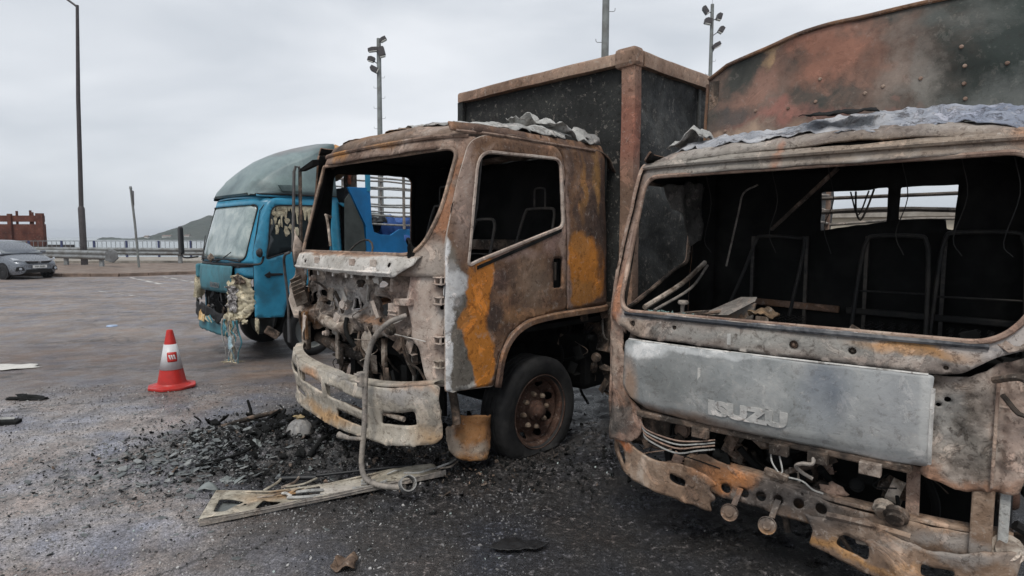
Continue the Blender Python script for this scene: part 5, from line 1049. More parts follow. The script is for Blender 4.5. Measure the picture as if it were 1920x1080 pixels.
# ================================================================== BLUE TRUCK
BO, BA = (-4.48, 9.21), -45
bt = place('blue_truck', BO, BA, -.13, 'blue truck with grey roof fairing, hazed windscreen and melted front lamps', 'truck')
K = Cab(1.0, 1.5, .05, .29, 2.36, 2.46, 1.62, front_r=.3, rear_r=.14)
m_blue = plain('blue_cab_paint', (.038, .25, .40), .34, .16, 5, spec=.45, dirt=(.03, .085, .12), dirt_amt=.55, bmp=.04)
m_teal = plain('smoke_dulled_teal_paint', (.06, .215, .265), .55, .25, 6, dirt=(.03, .06, .07), dirt_amt=.6)
m_bright = plain('bright_blue_board', (.012, .17, .42), .5, .15, 4, dirt=(.01, .06, .13), dirt_amt=.4)
m_fair = burnt('sooty_green_fairing', [(0, (.075, .105, .115)), (.45, (.12, .165, .175)), (.75, (.165, .215, .22)), (1, (.21, .26, .26))], 1.6, [((0, 1.2, 3.2), (.7, .5, .12), (.15, .10, .10), .6, .5), ((.93, .8, 2.6), (.3, .5, .12), (.13, .185, .18), .6, .6), ((.93, .3, 2.52), (.3, .4, .07), (.035, .05, .052), .6, .7), ((.93, 1.4, 3.0), (.3, .12, .3), (.05, .09, .095), .6, .7)], ash=.05, soot=.15, rough=.42, bmp=.08, seed=41, flake=.06)
m_glass, t, b = newmat('heat_hazed_windscreen')
co = node(t, 'ShaderNodeTexCoord').outputs['Object']; n = noise_n(t, co, 3.5, 7, .65, .4)
link(t, ramp(t, mrange(t, n.outputs[0], .3, .7), [(0, (.13, .18, .18)), (.5, (.27, .33, .325)), (1, (.46, .51, .48))]), b.inputs['Base Color']); b.inputs['Roughness'].default_value = .22; b.inputs['Coat Weight'].default_value = .5; b.inputs['Coat Roughness'].default_value = .08
m_win = plain('smoked_side_glass', (.022, .030, .034), .14, .3, 6, spec=.6, bmp=.01)
m_rub = plain('black_rubber', (.012, .012, .013), .6, .3, 20)
m_black = plain('black_plastic', (.015, .016, .018), .45, .3, 14)
m_cream2 = burnt('melted_cream_plastic', [(0, (.14, .12, .09)), (.5, (.36, .33, .24)), (1, (.52, .49, .38))], 8, ash=.3, soot=.3, seed=44)
m_foil, t, b = newmat('crumpled_silver'); co = node(t, 'ShaderNodeTexCoord').outputs['Object']; n = noise_n(t, co, 26, 6, .7)
link(t, ramp(t, n.outputs[0], [(.35, (.07, .06, .06)), (.55, (.35, .33, .32)), (.7, (.75, .74, .74))]), b.inputs['Base Color']); b.inputs['Metallic'].default_value = .6; b.inputs['Roughness'].default_value = .3; bump(t, b, n.outputs[0], 1, .03)
bwh = rpoly([(-.88, 1.49), (.86, 1.49), (.89, 2.28), (-.885, 2.28)], .09, 6)
sheet('cab_front', rpoly([(-.985, 1.44), (.985, 1.44), (.99, 2.37), (-.99, 2.37)], .01), [bwh], lambda x, z: K.front(x, z), m_blue, bt, .05, .012, inner=m_char)
sheet('windscreen', rpoly([(-.87, 1.50), (.85, 1.50), (.88, 2.27), (-.875, 2.27)], .08), [], lambda x, z: K.front(x, z, .012), m_glass, bt, .07, .006)
MB().tube([K.front(x, z, -.008) for x, z in bwh+[bwh[0]]], .013, 6, cap=False).build('windscreen_rubber', m_rub, bt, smooth=True)
sheet('cowl', rpoly([(-.97, 1.37), (.6, 1.37), (.97, 1.40), (.97, 1.445), (-.97, 1.445)], .01), [], lambda x, z: K.front(x, z, .0), m_black, bt, .05, .012, crumple=.008)
sheet('hood_panel', rpoly([(-.965, 1.0), (.60, 1.0), (.615, 1.40), (-.965, 1.40)], .03), [], lambda x, z: (lambda p: (p[0], p[1]-.025-.02*math.sin((z-1)/.4*3.1), p[2]))(K.front(x, z)), m_teal, bt, .06, .012)
sheet('roof', rpoly([(-.985, 0), (.985, 0), (.985, 1.33), (-.985, 1.33)], .02), [], lambda x, v: K.roof(x, v), m_blue, bt, .07, .012)
for sg in (1, -1):
    d_ = sheet('door', door_poly(), [win_poly()], lambda y, z, sg=sg: K.side(y, z, sg), m_blue, bt, .05, .02, inner=m_char, flip=sg < 0)
    MB().tube([K.side(y, z, sg, -.003) for y, z in win_poly()+[win_poly()[0]]], .012, 6, cap=False).build('window_rubber', m_rub, d_, smooth=True)
    sheet('window_pane', win_poly(), [], lambda y, z, sg=sg: K.side(y, z, sg, .014), m_win, d_, .1, .005)
    sheet('rear_quarter_panel', rpoly([(1.415, 1.12), (1.63, 1.12), (1.63, 2.44), (.33, 2.44), (.33, 2.40), (1.30, 2.40), (1.40, 2.32)], .01), [], lambda y, z, sg=sg: K.side(y, z, sg), m_blue, bt, .05, .012, inner=m_char, flip=sg < 0)
    MB().tube([K.side(y, z, sg, .02) for y, z in [(1.40, 1.15), (1.405, 1.8), (1.39, 2.30), (1.30, 2.39), (.5, 2.39), (.35, 2.2), (.21, 1.6), (.195, .7)]], .006, 5).build('door_gap', m_rub, d_)
    if sg > 0:
        MB().prism([(1.005, .33, 1.28), (1.005, .39, 1.315), (1.005, .41, 1.33), (1.005, .42, 1.30), (1.005, .60, 1.295), (1.005, .60, 1.265), (1.005, .42, 1.26), (1.005, .41, 1.235), (1.005, .37, 1.24)], (.018, 0, 0)).build('melted_handle', m_rub, d_, bev=.004)
        MB().box((1.001, .49, .83), (.012, .26, .085)).build('step_recess', m_rub, d_, bev=.004)
    else: MB().box((-1.01, 1.25, 1.4), (.03, .14, .05)).build('door_handle', m_rub, d_, bev=.005)
# melted lining dripping inside the side window
q = random.Random(9); mb = MB()
for k in range(15):
    y0 = .46+k*.06; dz = q.uniform(.06, .34)
    P = [(y0-.035, 2.27), (y0+.04, 2.28), (y0+.035, 2.27-dz*.3), (y0+.012+q.uniform(-.01, .02), 2.27-dz*.6), (y0+.006, 2.27-dz), (y0-.01, 2.27-dz*.97), (y0-.014, 2.27-dz*.5)]
    mb.prism([K.side(y, z, 1, .004) for y, z in P], (.006, 0, 0))
for k in range(16):
    mb.lump(K.side(q.uniform(.45, .85), q.uniform(1.85, 2.2), 1, .0), (.008, q.uniform(.02, .05), q.uniform(.03, .07)), .5, 9, 6, k, 2.5)
mb.build('melted_window_lining', m_cream2, bt)
# fairing
V = []; F = []
FS = [(.27, .80, .66, 2.455, 2.46), (.31, .85, .68, 2.52, 2.56), (.42, .90, .70, 2.64, 2.74), (.58, .93, .73, 2.76, 2.89), (.78, .945, .78, 2.89, 3.03), (1.02, .95, .83, 3.01, 3.15), (1.28, .955, .89, 3.13, 3.24), (1.52, .96, .93, 3.24, 3.31)]
for y, hb, hc, zc_, zt in FS:
    h_ = [(hb, 2.43), (hb, 2.43+(zc_-2.43)*.14), (hb-.015, 2.43+(zc_-2.43)*.26), (hb*.6+hc*.4-.03, 2.43+(zc_-2.43)*.55), (hc+.01, zc_-.03), (hc-.02, zc_+.008), (hc*.75, zc_+(zt-zc_)*.5), (hc*.4, zc_+(zt-zc_)*.86), (0, zt)]
    for x, z in h_+[(-a_, c_) for a_, c_ in h_[-2::-1]]: V.append((x, y+(.16*abs(x)**5 if y < 1.2 else 0), z))
n_ = len(FS); m = 17
for i in range(n_-1):
    for k in range(m-1): F.append((i*m+k, i*m+k+1, (i+1)*m+k+1, (i+1)*m+k))
F.append(tuple(range(m)))
fa = MB().add(V, F).build('roof_fairing', m_fair, bt, smooth=True, thick=.012)
MB().tube([(V[i*m][0]+.004, V[i*m][1], V[i*m][2]+.01) for i in range(n_)], .010, 6).build('fairing_edge', m_rub, fa)
MB().prism([(.93, .66, 2.48), (.93, .60, 2.57), (.93, .90, 2.585), (.93, .92, 2.49)], (.036, 0, 0)).build('fairing_patch', m_fair, fa, bev=.004)
MB().lump((.55, 1.75, 3.0), (.42, .16, .26), .15, 16, 10, 5).build('orange_canvas', plain('faded_orange_canvas', (.42, .22, .09), .8, .3, 6), bt, smooth=True)
MB().box((0, 1.5, 2.75), (1.7, .04, .6)).build('fairing_back', m_rub, fa)
# wipers, mirrors
for x0, x1, z1 in ((-.55, -.78, 1.84), (.05, .55, 1.60)):
    p0, p1 = Vector(K.front(x0, 1.45, -.03)), Vector(K.front(x1, z1, -.035)); pm = p0.lerp(p1, .5)+Vector((0, -.01, -.02))
    MB().tube([p0, pm, p1], [.012, .009, .006], 6).build('wiper', m_rub, bt)
MB().tube([K.front(-.9, 1.46, -.03), K.front(-.5, 1.50, -.04), K.front(-.1, 1.47, -.04), K.front(.4, 1.50, -.04), K.front(.8, 1.47, -.03)], .013, 6).build('wiper', m_rub, bt)
MB().lump(K.front(-.12, 1.50, -.05), (.09, .03, .05), .5, 9, 6, 5).build('melted_wiper_lump', m_mess, bt)
MB().tube([(-.98, .1, 1.5), (-1.2, 0, 1.48), (-1.36, -.02, 1.50), (-1.40, -.02, 1.56)], .014, 7, smooth=4).build('mirror_arm', m_rub, bt)
MB().prism([(-1.46, -.05, 1.54), (-1.32, -.05, 1.54), (-1.34, -.05, 1.97), (-1.40, -.05, 2.0), (-1.46, -.05, 1.95)], (0, .06, 0)).build('mirror', m_black, bt, bev=.015)
MB().tube([(.60, .02, 1.44), (.85, .0, 1.44), (1.1, .05, 1.44), (1.2, .2, 1.45), (1.2, .25, 1.55)], .016, 7, smooth=4).build('mirror_arm', m_rub, bt)
MB().lathe([(.0001, 0), (.06, .005), (.065, .03), (.04, .06), (.0001, .065)], 16, Matrix.Translation((1.2, .22, 1.60)) @ Matrix.Rotation(R(90), 4, 'X')).build('round_mirror', m_black, bt, smooth=True)
# front end below the hood
MB().box((-.2, .22, .82), (1.5, .04, .5)).build('grille_void', m_char, bt)
clutter(bt, (-.8, .5, .02, .15, .7, .97), 28, [m_black, m_mess2, m_char, m_black], 51, 1.1)
def kb(x, z): t = abs(x); return (x, -.06+.05*t*t+.16*t**5, z)
sheet('bumper', ragged(rpoly([(-.96, .40), (.55, .38), (.60, .50), (.3, .56), (-.2, .60), (-.96, .62)], .03), .01, .05), [], kb, m_teal, bt, .05, .012, crumple=.015)
sheet('draped_black_cloth', ragged([(-1.0, .52), (-.8, .50), (-.62, .60), (-.2, .66), (.35, .58), (.45, .68), (.1, .78), (-.5, .80), (-.98, .82)], .02, .05), [], lambda x, z: (x, kb(x, z)[1]-.03, z), m_rub, bt, .04, .01, crumple=.05)
m_plate = burnt('heat_browned_plate', [(0, (.30, .18, .07)), (.5, (.45, .30, .13)), (1, (.55, .48, .33))], 6, ash=.1, soot=.2)
MB().box((-.30, kb(-.3, .6)[1]-.045, .635), (.24, .008, .19), (R(-6), R(3), 0)).build('number_plate', m_plate, bt, bev=.003)
for k in range(4): MB().tube([(-.1+.05*k, -.10, .63), (-.02+.06*k, -.14, .60+.02*k), (.08+.05*k, -.12, .56)], .012, 6, smooth=4).build('melted_strip', m_teal if k % 2 else m_cream2, bt)
g = text_mesh('chrome_letters', 'ISUZU', .105, plain('smoked_chrome', (.20, .22, .23), .35, .4, 30, metal=.6), bt, Matrix.Translation((.02, 0, 1.10)) @ FRONT, .006, 1.25, .003)
for v in g.data.vertices: v.co.y += K.front(v.co.x, v.co.z)[1]-.052
sheet('corner_panel', rpoly([(.62, 1.24), (.985, 1.24), (.985, 1.43), (.62, 1.40)], .01), [], lambda x, z: K.front(x, z, .01), m_blue, bt, .05, .012, crumple=.02)
def lampf(x, z): p = K.front(x, z); w = noise.fractal(Vector((x*12, z*12, 3)), .7, 2, 5); return (p[0], p[1]-.05-.04*w, z)
sheet('melted_headlamp', ragged(rpoly([(.50, 1.18), (.64, 1.27), (.80, 1.30), (.97, 1.22), (.98, .80), (.92, .66), (.62, .63), (.52, .68)], .04), .015, .04), [], lampf, m_cream2, bt, .02, .01)
sheet('headlamp_foil', ragged(rpoly([(.56, 1.12), (.80, 1.14), (.80, .76), (.57, .74)], .04), .01, .04), [], lambda x, z: (lambda p: (p[0], p[1]-.03, p[2]))(lampf(x, z)), m_foil, bt, .018, .006, crumple=.03, cfreq=9)
MB().lump((.80, .05, 1.22), (.14, .05, .07), .5, 12, 8, 6).build('charred_lump', m_mess2, bt)
q = random.Random(21)
for k in range(9): MB().lump((.50+k*.05, K.front(.5+k*.05, .66)[1]-.07, .66+q.uniform(-.06, .03)), (.05, .04, q.uniform(.03, .08)), .5, 9, 7, k+30, 2).build('melted_drip', m_cream2, bt, smooth=True)
for k in range(16):
    x = q.uniform(.50, .85); y = -.05+q.uniform(-.03, .06); z0 = .64; z1 = q.choice([.48, .42, .35, .02, .02])
    P = [(x+q.gauss(0, .03)*(1 if j else 0), y+q.gauss(0, .02), z0+(z1-z0)*j/4) for j in range(5)]
    MB().tube(P, [q.uniform(.008, .016), .006], 6, smooth=4).build('melted_strand', q.choice([m_cream2, m_cream2, m_ashcloth, m_teal]), bt, smooth=True)
for k in range(7):
    a = q.uniform(0, 6.3); MB().tube([(.66, -.03, .02), (.66+.12*math.cos(a), -.03+.1*math.sin(a), .03), (.66+.28*math.cos(a+.4), -.03+.2*math.sin(a+.4), .01)], .007, 5, smooth=4).build('melted_strand', m_cream2, bt)
sheet('hanging_film', ragged([(.60, .50), (.70, .48), (.73, .25), (.70, .02), (.64, .05), (.63, .28)], .015, .03), [], lambda x, z: (x+.03*math.sin(z*14), -.04+.02*math.sin(z*20), z), plain('pale_blue_film', (.30, .42, .47), .4, .4, 20), bt, .02, .003, crumple=.04, cfreq=9)
MB().lump((-.98, .10, 1.0), (.06, .08, .17), .35, 14, 10, 3, 2).build('melted_lamp_lump', m_cream2, bt, smooth=True)
MB().box((-.97, .12, 1.28), (.10, .12, .22)).build('indicator_stub', m_teal, bt, bev=.03)
MB().tube([(1.0, .47, .79), (1.0, .46, .62), (.99, .44, .5)], .010, 6).build('dangling_wire', m_rub, bt)
MB().box((1.0, .42, .44), (.05, .22, .12), (R(-35), 0, 0)).build('dangling_lamp', m_mess2, bt, bev=.02)
MB().lump((.97, .22, .55), (.03, .03, .10), .5, 8, 8, 4).build('melted_drip', m_cream2, bt)
for sg in (1, -1):
    MB().lathe([(.27, .08), (.31, .11), (.37, .10), (.40, .06), (.40, -.07), (.37, -.1), (.27, -.1)], 36, Matrix.Translation((sg*.84, 1.08, .40)) @ Matrix.Rotation(R(90*sg), 4, 'Y')).build('tyre', m_rub, bt, smooth=True)
    MB().lathe([(.275, .09), (.26, .04), (.18, .02), (.12, .06), (.08, .10), (.0001, .10)], 24, Matrix.Translation((sg*.84, 1.08, .40)) @ Matrix.Rotation(R(90*sg), 4, 'Y')).build('rim', m_pole, bt, smooth=True)
    MB().lathe([(.1, -.22), (.37, -.22), (.40, -.18), (.40, .18), (.37, .22), (.1, .22)], 28, Matrix.Translation((sg*.8, 4.6, .40)) @ Matrix.Rotation(R(90), 4, 'Y')).build('rear_wheel', m_rub, bt, smooth=True)
ch = MB()
for x in (-.36, .36): ch.box((x, 3.1, .68), (.07, 5.4, .17))
ch.build('chassis_rails', m_char, bt); MB().box((0, .9, .85), (1.7, 1.3, .25)).build('underfloor', m_char, bt)
MB().box((0, 1.60, 1.75), (1.8, .03, 1.25)).build('cab_back', m_char, bt)
# cargo body
MB().box((0, 1.80, 1.85), (1.7, .12, 1.5)).box((.93, 1.83, 1.62), (.05, .20, 1.0)).build('dark_gap_block', m_black, bt)  # added black block stands in for the shaded gap between cab and cargo body
MB().prism([(.985, 1.62, 1.3), (.985, 1.85, 1.3), (.985, 2.0, 1.62), (.985, 1.96, 2.02), (.985, 1.72, 2.5), (.985, 1.64, 2.4)], (.02, 0, 0)).build('grey_hose_cover', plain('dull_green_grey', (.055, .065, .062), .6, .4, 6), bt)
for sg in (1, -1):
    bd = [(1.70, 2.60), (2.10, 2.61), (2.125, 2.05), (2.16, 1.90), (2.28, 1.86), (2.48, 1.85), (2.66, 1.95), (5.4, 1.97), (5.4, 1.1), (2.0, 1.1), (2.02, 1.98), (1.86, 2.28)]
    MB().prism([(sg*1.0, y, z) for y, z in bd], (-.05*sg, 0, 0)).build('side_board', m_bright, bt, bev=.006)
    MB().bar((sg*.98, 2.07, 2.55), (sg*.98, 2.07, 2.98), .06).build('corner_post', m_blue, bt)
    for z in (2.02, 2.17, 2.32, 2.47, 2.62, 2.77, 2.92):
        MB().tube([(sg*.98, 2.1+i*.55, z+.012*math.sin(i*2.1+z*7)) for i in range(7)], .017, 7).build('cage_rail', m_ashcloth if z < 2.9 else m_tube, bt, smooth=True)
    for y in (2.75, 3.6, 4.5, 5.35): MB().bar((sg*1.0, y, 1.95), (sg*1.0, y, 2.95), .035).build('cage_post', m_tube, bt)
MB().box((0, 2.05, 1.75), (1.95, .05, 1.3)).build('bulkhead', m_bright, bt, bev=.005)
MB().box((0, 5.38, 1.53), (1.95, .05, .86)).build('tail_board', m_bright, bt, bev=.005)
MB().box((0, 3.7, 1.14), (1.95, 3.3, .08)).build('bed_floor', m_char, bt)
MB().box((.80, 1.86, 2.75), (.34, .04, .38)).build('scorched_sign_frame', m_mess2, bt); MB().lump((.83, 1.83, 2.76), (.05, .02, .10), .4, 9, 7, 4).build('orange_rag', plain('faded_orange_cloth', (.35, .12, .07), .8), bt)
tp = place('blue_tarpaulin', BO, BA, -.13, 'crumpled blue tarpaulin lump inside the cargo bed of the blue truck', 'tarpaulin')
MB().lump((.6, 2.75, 1.75), (.35, .40, .42), .28, 22, 16, 8, 2).build('cover', plain('blue_tarpaulin_cloth', (.03, .10, .33), .6, .3, 9, bmp=.4), tp, smooth=True)
MB().lump((.72, 2.42, 2.02), (.12, .16, .13), .4, 14, 10, 3, 2).build('dark_bundle', m_black, tp, smooth=True)

# ================================================================== PARKED CAR
co_ = place('parked_car', (-18.9, 24.5), 68.3, 0, 'grey hatchback parked at the left edge beside the pavement, number plate MM 8680', 'car')
m_car = plain('metallic_grey_paint', (.20, .215, .24), .28, .12, 30, metal=.5, spec=.6, bmp=.01); m_cg = plain('car_glass', (.16, .18, .19), .08, .2, 2, spec=.8, bmp=0); m_chr = plain('chrome', (.5, .5, .52), .2, .2, 20, metal=.9)
m_lens = plain('headlamp_glass', (.45, .48, .52), .1, .3, 20, spec=.8)
# stations along the car (y back): half width, hood or belt height, roof-line height
st = [(-.02, .50, .30, .55, .60), (.02, .68, .22, .62, .68), (.12, .78, .19, .66, .74), (.35, .83, .18, .74, .84), (.7, .845, .18, .82, .93), (1.05, .85, .18, .90, 1.00), (1.5, .85, .18, .95, 1.03), (2.4, .85, .18, .97, 1.04), (3.2, .85, .18, .99, 1.05), (3.75, .80, .22, 1.0, 1.04), (3.98, .72, .30, .9, .98)]
V = []; F = []
for y, hw, zb, zs, zc in st:
    sec = [(hw*.9, zb), (hw, zb+.12), (hw*1.005, (zb+zs)/2), (hw*.985, zs), (hw*.88, zs+(zc-zs)*.6), (hw*.5, zc), (0, zc+.01)]
    pts = sec+[(-a, z) for a, z in sec[-2::-1]]
    V += [(a, y+(.14*(abs(a)/.85)**3 if y < .5 else 0), z) for a, z in pts]
m = 13
for i in range(len(st)-1):
    for k in range(m-1): F.append((i*m+k, i*m+k+1, (i+1)*m+k+1, (i+1)*m+k))
F += [tuple(range(m)), tuple((len(st)-1)*m+k for k in range(m))]
body = MB().add(V, F).build('body', m_car, co_, smooth=True)
sb = body.modifiers.new('s', 'SUBSURF'); sb.levels = 1; sb.render_levels = 2
V = []; F = []
gs = [(.98, .72, 1.0), (1.25, .68, 1.19), (1.6, .63, 1.39), (1.95, .60, 1.50), (2.5, .60, 1.54), (3.1, .60, 1.52), (3.55, .58, 1.42), (3.92, .60, 1.02)]
for y, hw, zt in gs:
    sec = [(.80, .98), (.79*.5+hw*.5, (.98+zt)/2), (hw, zt-.04), (hw*.8, zt), (0, zt+.015)]
    if y == .98: sec = [(.78, .98), (.76, .985), (.74, .99), (.5, 1.0), (0, 1.01)]
    V += [(a, y, z) for a, z in sec+[(-a, z) for a, z in sec[-2::-1]]]
m = 9
for i in range(len(gs)-1):
    for k in range(m-1): F.append((i*m+k, i*m+k+1, (i+1)*m+k+1, (i+1)*m+k))
cabn = MB().add(V, F).build('cabin', m_car, co_, smooth=True, thick=.01)
def gq(p, name): MB().add(p, [(0, 1, 2, 3)]).build(name, m_cg, cabn, thick=.012)
gq([(-.70, 1.02, 1.035), (.70, 1.02, 1.035), (.56, 1.80, 1.475), (-.56, 1.80, 1.475)], 'windscreen')
for s_ in (1, -1):
    gq([(s_*.812, 1.25, 1.04), (s_*.812, 2.3, 1.06), (s_*.655, 2.3, 1.46), (s_*.665, 1.75, 1.40)], 'side_window'); gq([(s_*.812, 2.36, 1.06), (s_*.812, 3.4, 1.08), (s_*.66, 3.2, 1.42), (s_*.655, 2.36, 1.46)], 'side_window')
    MB().prism([(s_*.36, .03, .70), (s_*.78, .26, .76), (s_*.80, .36, .86), (s_*.60, .17, .80), (s_*.34, .03, .745)], (0, -.02, .0)).build('headlamp', m_lens, co_, bev=.01)
    MB().prism([(s_*.50, .03, .36), (s_*.78, .16, .33), (s_*.74, .14, .50), (s_*.55, .06, .50)], (0, -.02, 0)).build('fog_lamp_recess', m_rub, co_, bev=.01)
    MB().lathe([(.05, 0), (.05, .02), (.0001, .025)], 12, Matrix.Translation((s_*.64, .06, .42)) @ Matrix.Rotation(R(90), 4, 'X')).build('fog_lamp', m_lens, co_)
    MB().box((s_*.93, 1.25, 1.06), (.17, .12, .12)).build('door_mirror', m_car, co_, bev=.03)
    for y in (.82, 3.3):
        w_ = MB().lathe([(.19, -.09), (.26, -.10), (.30, -.07), (.30, .07), (.26, .10), (.19, .10)], 28, Matrix.Translation((s_*.76, y, .30)) @ Matrix.Rotation(R(90*s_), 4, 'Y')).build('wheel', m_rub, co_, smooth=True)
        MB().lathe([(.195, .08), (.12, .05), (.04, .09), (.0001, .09)], 10, Matrix.Translation((s_*.76, y, .30)) @ Matrix.Rotation(R(90*s_), 4, 'Y')).build('rim', m_chr, w_)
        MB().lathe([(.34, -.05), (.345, .105), (.0001, .105)], 28, Matrix.Translation((s_*.745, y, .32)) @ Matrix.Rotation(R(90*s_), 4, 'Y')).build('wheel_arch', m_rub, co_)
MB().prism([(-.36, .005, .62), (.36, .005, .62), (.50, .04, .72), (-.50, .04, .72)], (0, -.03, 0)).build('grille', m_rub, co_, bev=.008)
MB().tube([(-.5, .01, .735), (-.25, -.03, .72), (0, -.04, .715), (.25, -.03, .72), (.5, .01, .735)], .013, 6).build('grille_bar', m_chr, co_)
MB().tube([(-.045, -.045, .72), (-.035, -.045, .64), (.035, -.045, .64), (.045, -.045, .72)], .009, 5).tube([(-.038, -.045, .68), (.038, -.045, .68)], .008, 5).build('badge', m_chr, co_)
MB().prism([(-.55, .03, .25), (.55, .03, .25), (.45, -.0, .40), (-.45, -.0, .40)], (0, -.02, 0)).build('lower_grille', m_rub, co_, bev=.01)
pl_ = MB().box((0, -.055, .50), (.52, .015, .115)).build('number_plate', plain('plate_white', (.72, .72, .70), .4, .05), co_, bev=.003)
text_mesh('plate_letters', 'MM 8680', .10, m_rub, pl_, Matrix.Translation((0, -.0655, .498)) @ FRONT, .001, .98)
MB().tube([(.55, 1.05, 1.03), (.15, 1.02, 1.04)], .01, 5).tube([(-.1, 1.04, 1.03), (-.5, 1.08, 1.04)], .01, 5).build('wiper', m_rub, co_)
MB().box((-.3, .95, 1.50), (.3, .3, .2)).build('paper', m_white, co_) if False else None

# ================================================================== CONE
cx, cy = -3.905, 6.93; cz = gz(cx, cy)
cn = empty('traffic_cone', (cx, cy, cz+.004), R(28), 'red and white traffic cone standing on the wet asphalt in front of the blue truck', 'traffic cone')
m_red = plain('red_cone_plastic', (.50, .028, .022), .45, .18, 12, dirt=(.18, .03, .025), dirt_amt=.5); m_wht = plain('white_reflective_sleeve', (.60, .60, .61), .4, .1, 60, dirt=(.35, .34, .34), dirt_amt=.5)
base = rpoly([(.24, .10), (.10, .24), (-.10, .24), (-.24, .10), (-.24, -.10), (-.10, -.24), (.10, -.24), (.24, -.10)], .03)
MB().prism([(x, y, 0) for x, y in base], (0, 0, .028)).lathe([(.195, .028), (.165, .04), (.15, .055)], 32).build('base', m_red, cn, smooth=False, bev=.006)
rr_ = lambda z: .150-(z-.05)/.61*.118
MB().lathe([(rr_(z), z) for z in (.04, .10, .16, .22)], 40).build('lower_body', m_red, cn, smooth=True)
MB().lathe([(rr_(.215)+.002, .215), (rr_(.50)+.002, .50)], 40).build('white_sleeve', m_wht, cn, smooth=True, thick=.003)
MB().lathe([(rr_(.49), .49), (rr_(.64), .64), (rr_(.655)*.9, .66), (.02, .655), (.018, .60)], 40).build('tip', m_red, cn, smooth=True)
dirc = math.atan2(-cy, -cx)-R(28)+R(8)
def onc(u, z, off): r = rr_(z)+off; a = dirc+u/r; return (r*math.cos(a), r*math.sin(a), z)
lg = sheet('logo_patch', rpoly(rect(-.052, .052, .305, .415), .014), [], lambda u, z: onc(u, z, .0055), m_red, cn, .02, .002)
for k in range(3):
    u0 = -.028+k*.024; sheet('logo_stripe', rpoly([(u0-.014+.018, .335), (u0+.0+.018, .335), (u0+.004-.0, .385), (u0-.014-.0, .385)], .003), [], lambda u, z: onc(u, z, .0075), m_wht, lg, .02, .002)

# ================================================================== DEBRIS ON THE GROUND
q = random.Random(77)
m_pan = burnt('scorched_beige_panel', [(0, (.13, .115, .09)), (.4, (.27, .25, .205)), (.75, (.38, .36, .31)), (1, (.48, .46, .42))], 4, [((-.15, .0, .05), (.10, .05, .2), (.32, .17, .06), .5, .8), ((-.3, -.05, .05), (.12, .06, .2), (.27, .20, .13), .5, .7), ((.2, .05, .05), (.16, .10, .2), (.30, .28, .26), .6, .6)], warp=.08, seed=61, ash=.4, soot=.55, bmp=.5)
pz = lambda x, y: .042+.008*math.sin(x*9+y*5)+.05*max(0, x+.95)
H1 = rpoly([(-1.796, 3.56), (-1.726, 3.567), (-1.68, 3.729), (-1.844, 3.743)], .02)
H2 = rpoly([(-1.574, 3.636), (-1.568, 3.748), (-1.442, 3.729), (-1.463, 3.662), (-1.518, 3.60)], .015)
H3 = rpoly([(-1.45, 3.80), (-1.40, 3.90), (-1.27, 3.935), (-1.232, 3.813), (-1.265, 3.74), (-1.381, 3.757)], .015)
H4 = rpoly([(-.977, 3.90), (-.916, 3.991), (-.848, 4.06), (-.785, 4.07), (-.80, 4.0)], .012)
H5 = [(-1.672, 3.702), (-1.655, 3.71), (-1.648, 3.67), (-1.663, 3.662)]
pan = empty('fallen_panel', (-1.3, 3.85, 0), 0, 'long beige scorched panel with cut-outs lying on the ground before the middle truck', 'metal panel')
def loc(o, c=(-1.3, 3.85, 0)):
    for v in o.data.vertices: v.co -= Vector(c)
    return o
def lnoise(x, y): return .010*noise.noise(Vector((x*11, y*11, 2)))
sh = sheet('sheet', ragged([(-1.832, 3.463), (-1.15, 3.80), (-.461, 4.152), (-.588, 4.327), (-.84, 4.24), (-1.232, 3.985), (-1.562, 3.862), (-1.923, 3.87)], .003, .05), [H1, H2, H3, H4, H5], lambda x, y: (x, y, pz(x, y)+lnoise(x, y)), m_pan, pan, .02, .006)

MB().tube([(-1.832, 3.463, .035), (-1.15, 3.80, .04), (-.461, 4.152, .05+.024)], .005, 6).bar((-1.832, 3.463, .025), (-.461, 4.152, .055), .008, .035).build('front_flange', m_tube, pan)
MB().tube([(-1.923, 3.87, .045), (-1.562, 3.862, .045), (-1.232, 3.985, .045), (-.84, 4.24, .05)], .007, 6).build('rear_flange', m_pan, pan)
MB().tube([(-1.832, 3.463, .04), (-1.923, 3.87, .045)], .008, 6).build('end_flange', m_pan, pan)
for k in range(16):
    u = q.uniform(.2, .98); c = Vector((-1.832, 3.463, 0)).lerp(Vector((-.461, 4.152, 0)), u)+Vector((-.24, .48, 0)).normalized()*q.uniform(.05, .36)*(1-.45*u)
    c.z = pz(c.x, c.y)+.01; a = q.uniform(-.3, 1.0); L_ = q.uniform(.03, .12)
    MB().tube([c, c+Vector((math.cos(a)*L_, math.sin(a)*L_, q.uniform(.0, .02))), c+Vector((math.cos(a+.4)*L_*2, math.sin(a+.4)*L_*2, 0))], q.uniform(.005, .012), 6, smooth=3).build('melted_rib', q.choice([m_pan, m_mess, m_ashcloth]), pan)
MB().tube([(-1.47, 3.80, .06), (-1.44, 3.78, .07), (-1.40, 3.77, .055)], .009, 6, smooth=4).build('white_tube', m_ashcloth, pan)
for o in pan.children: loc(o)
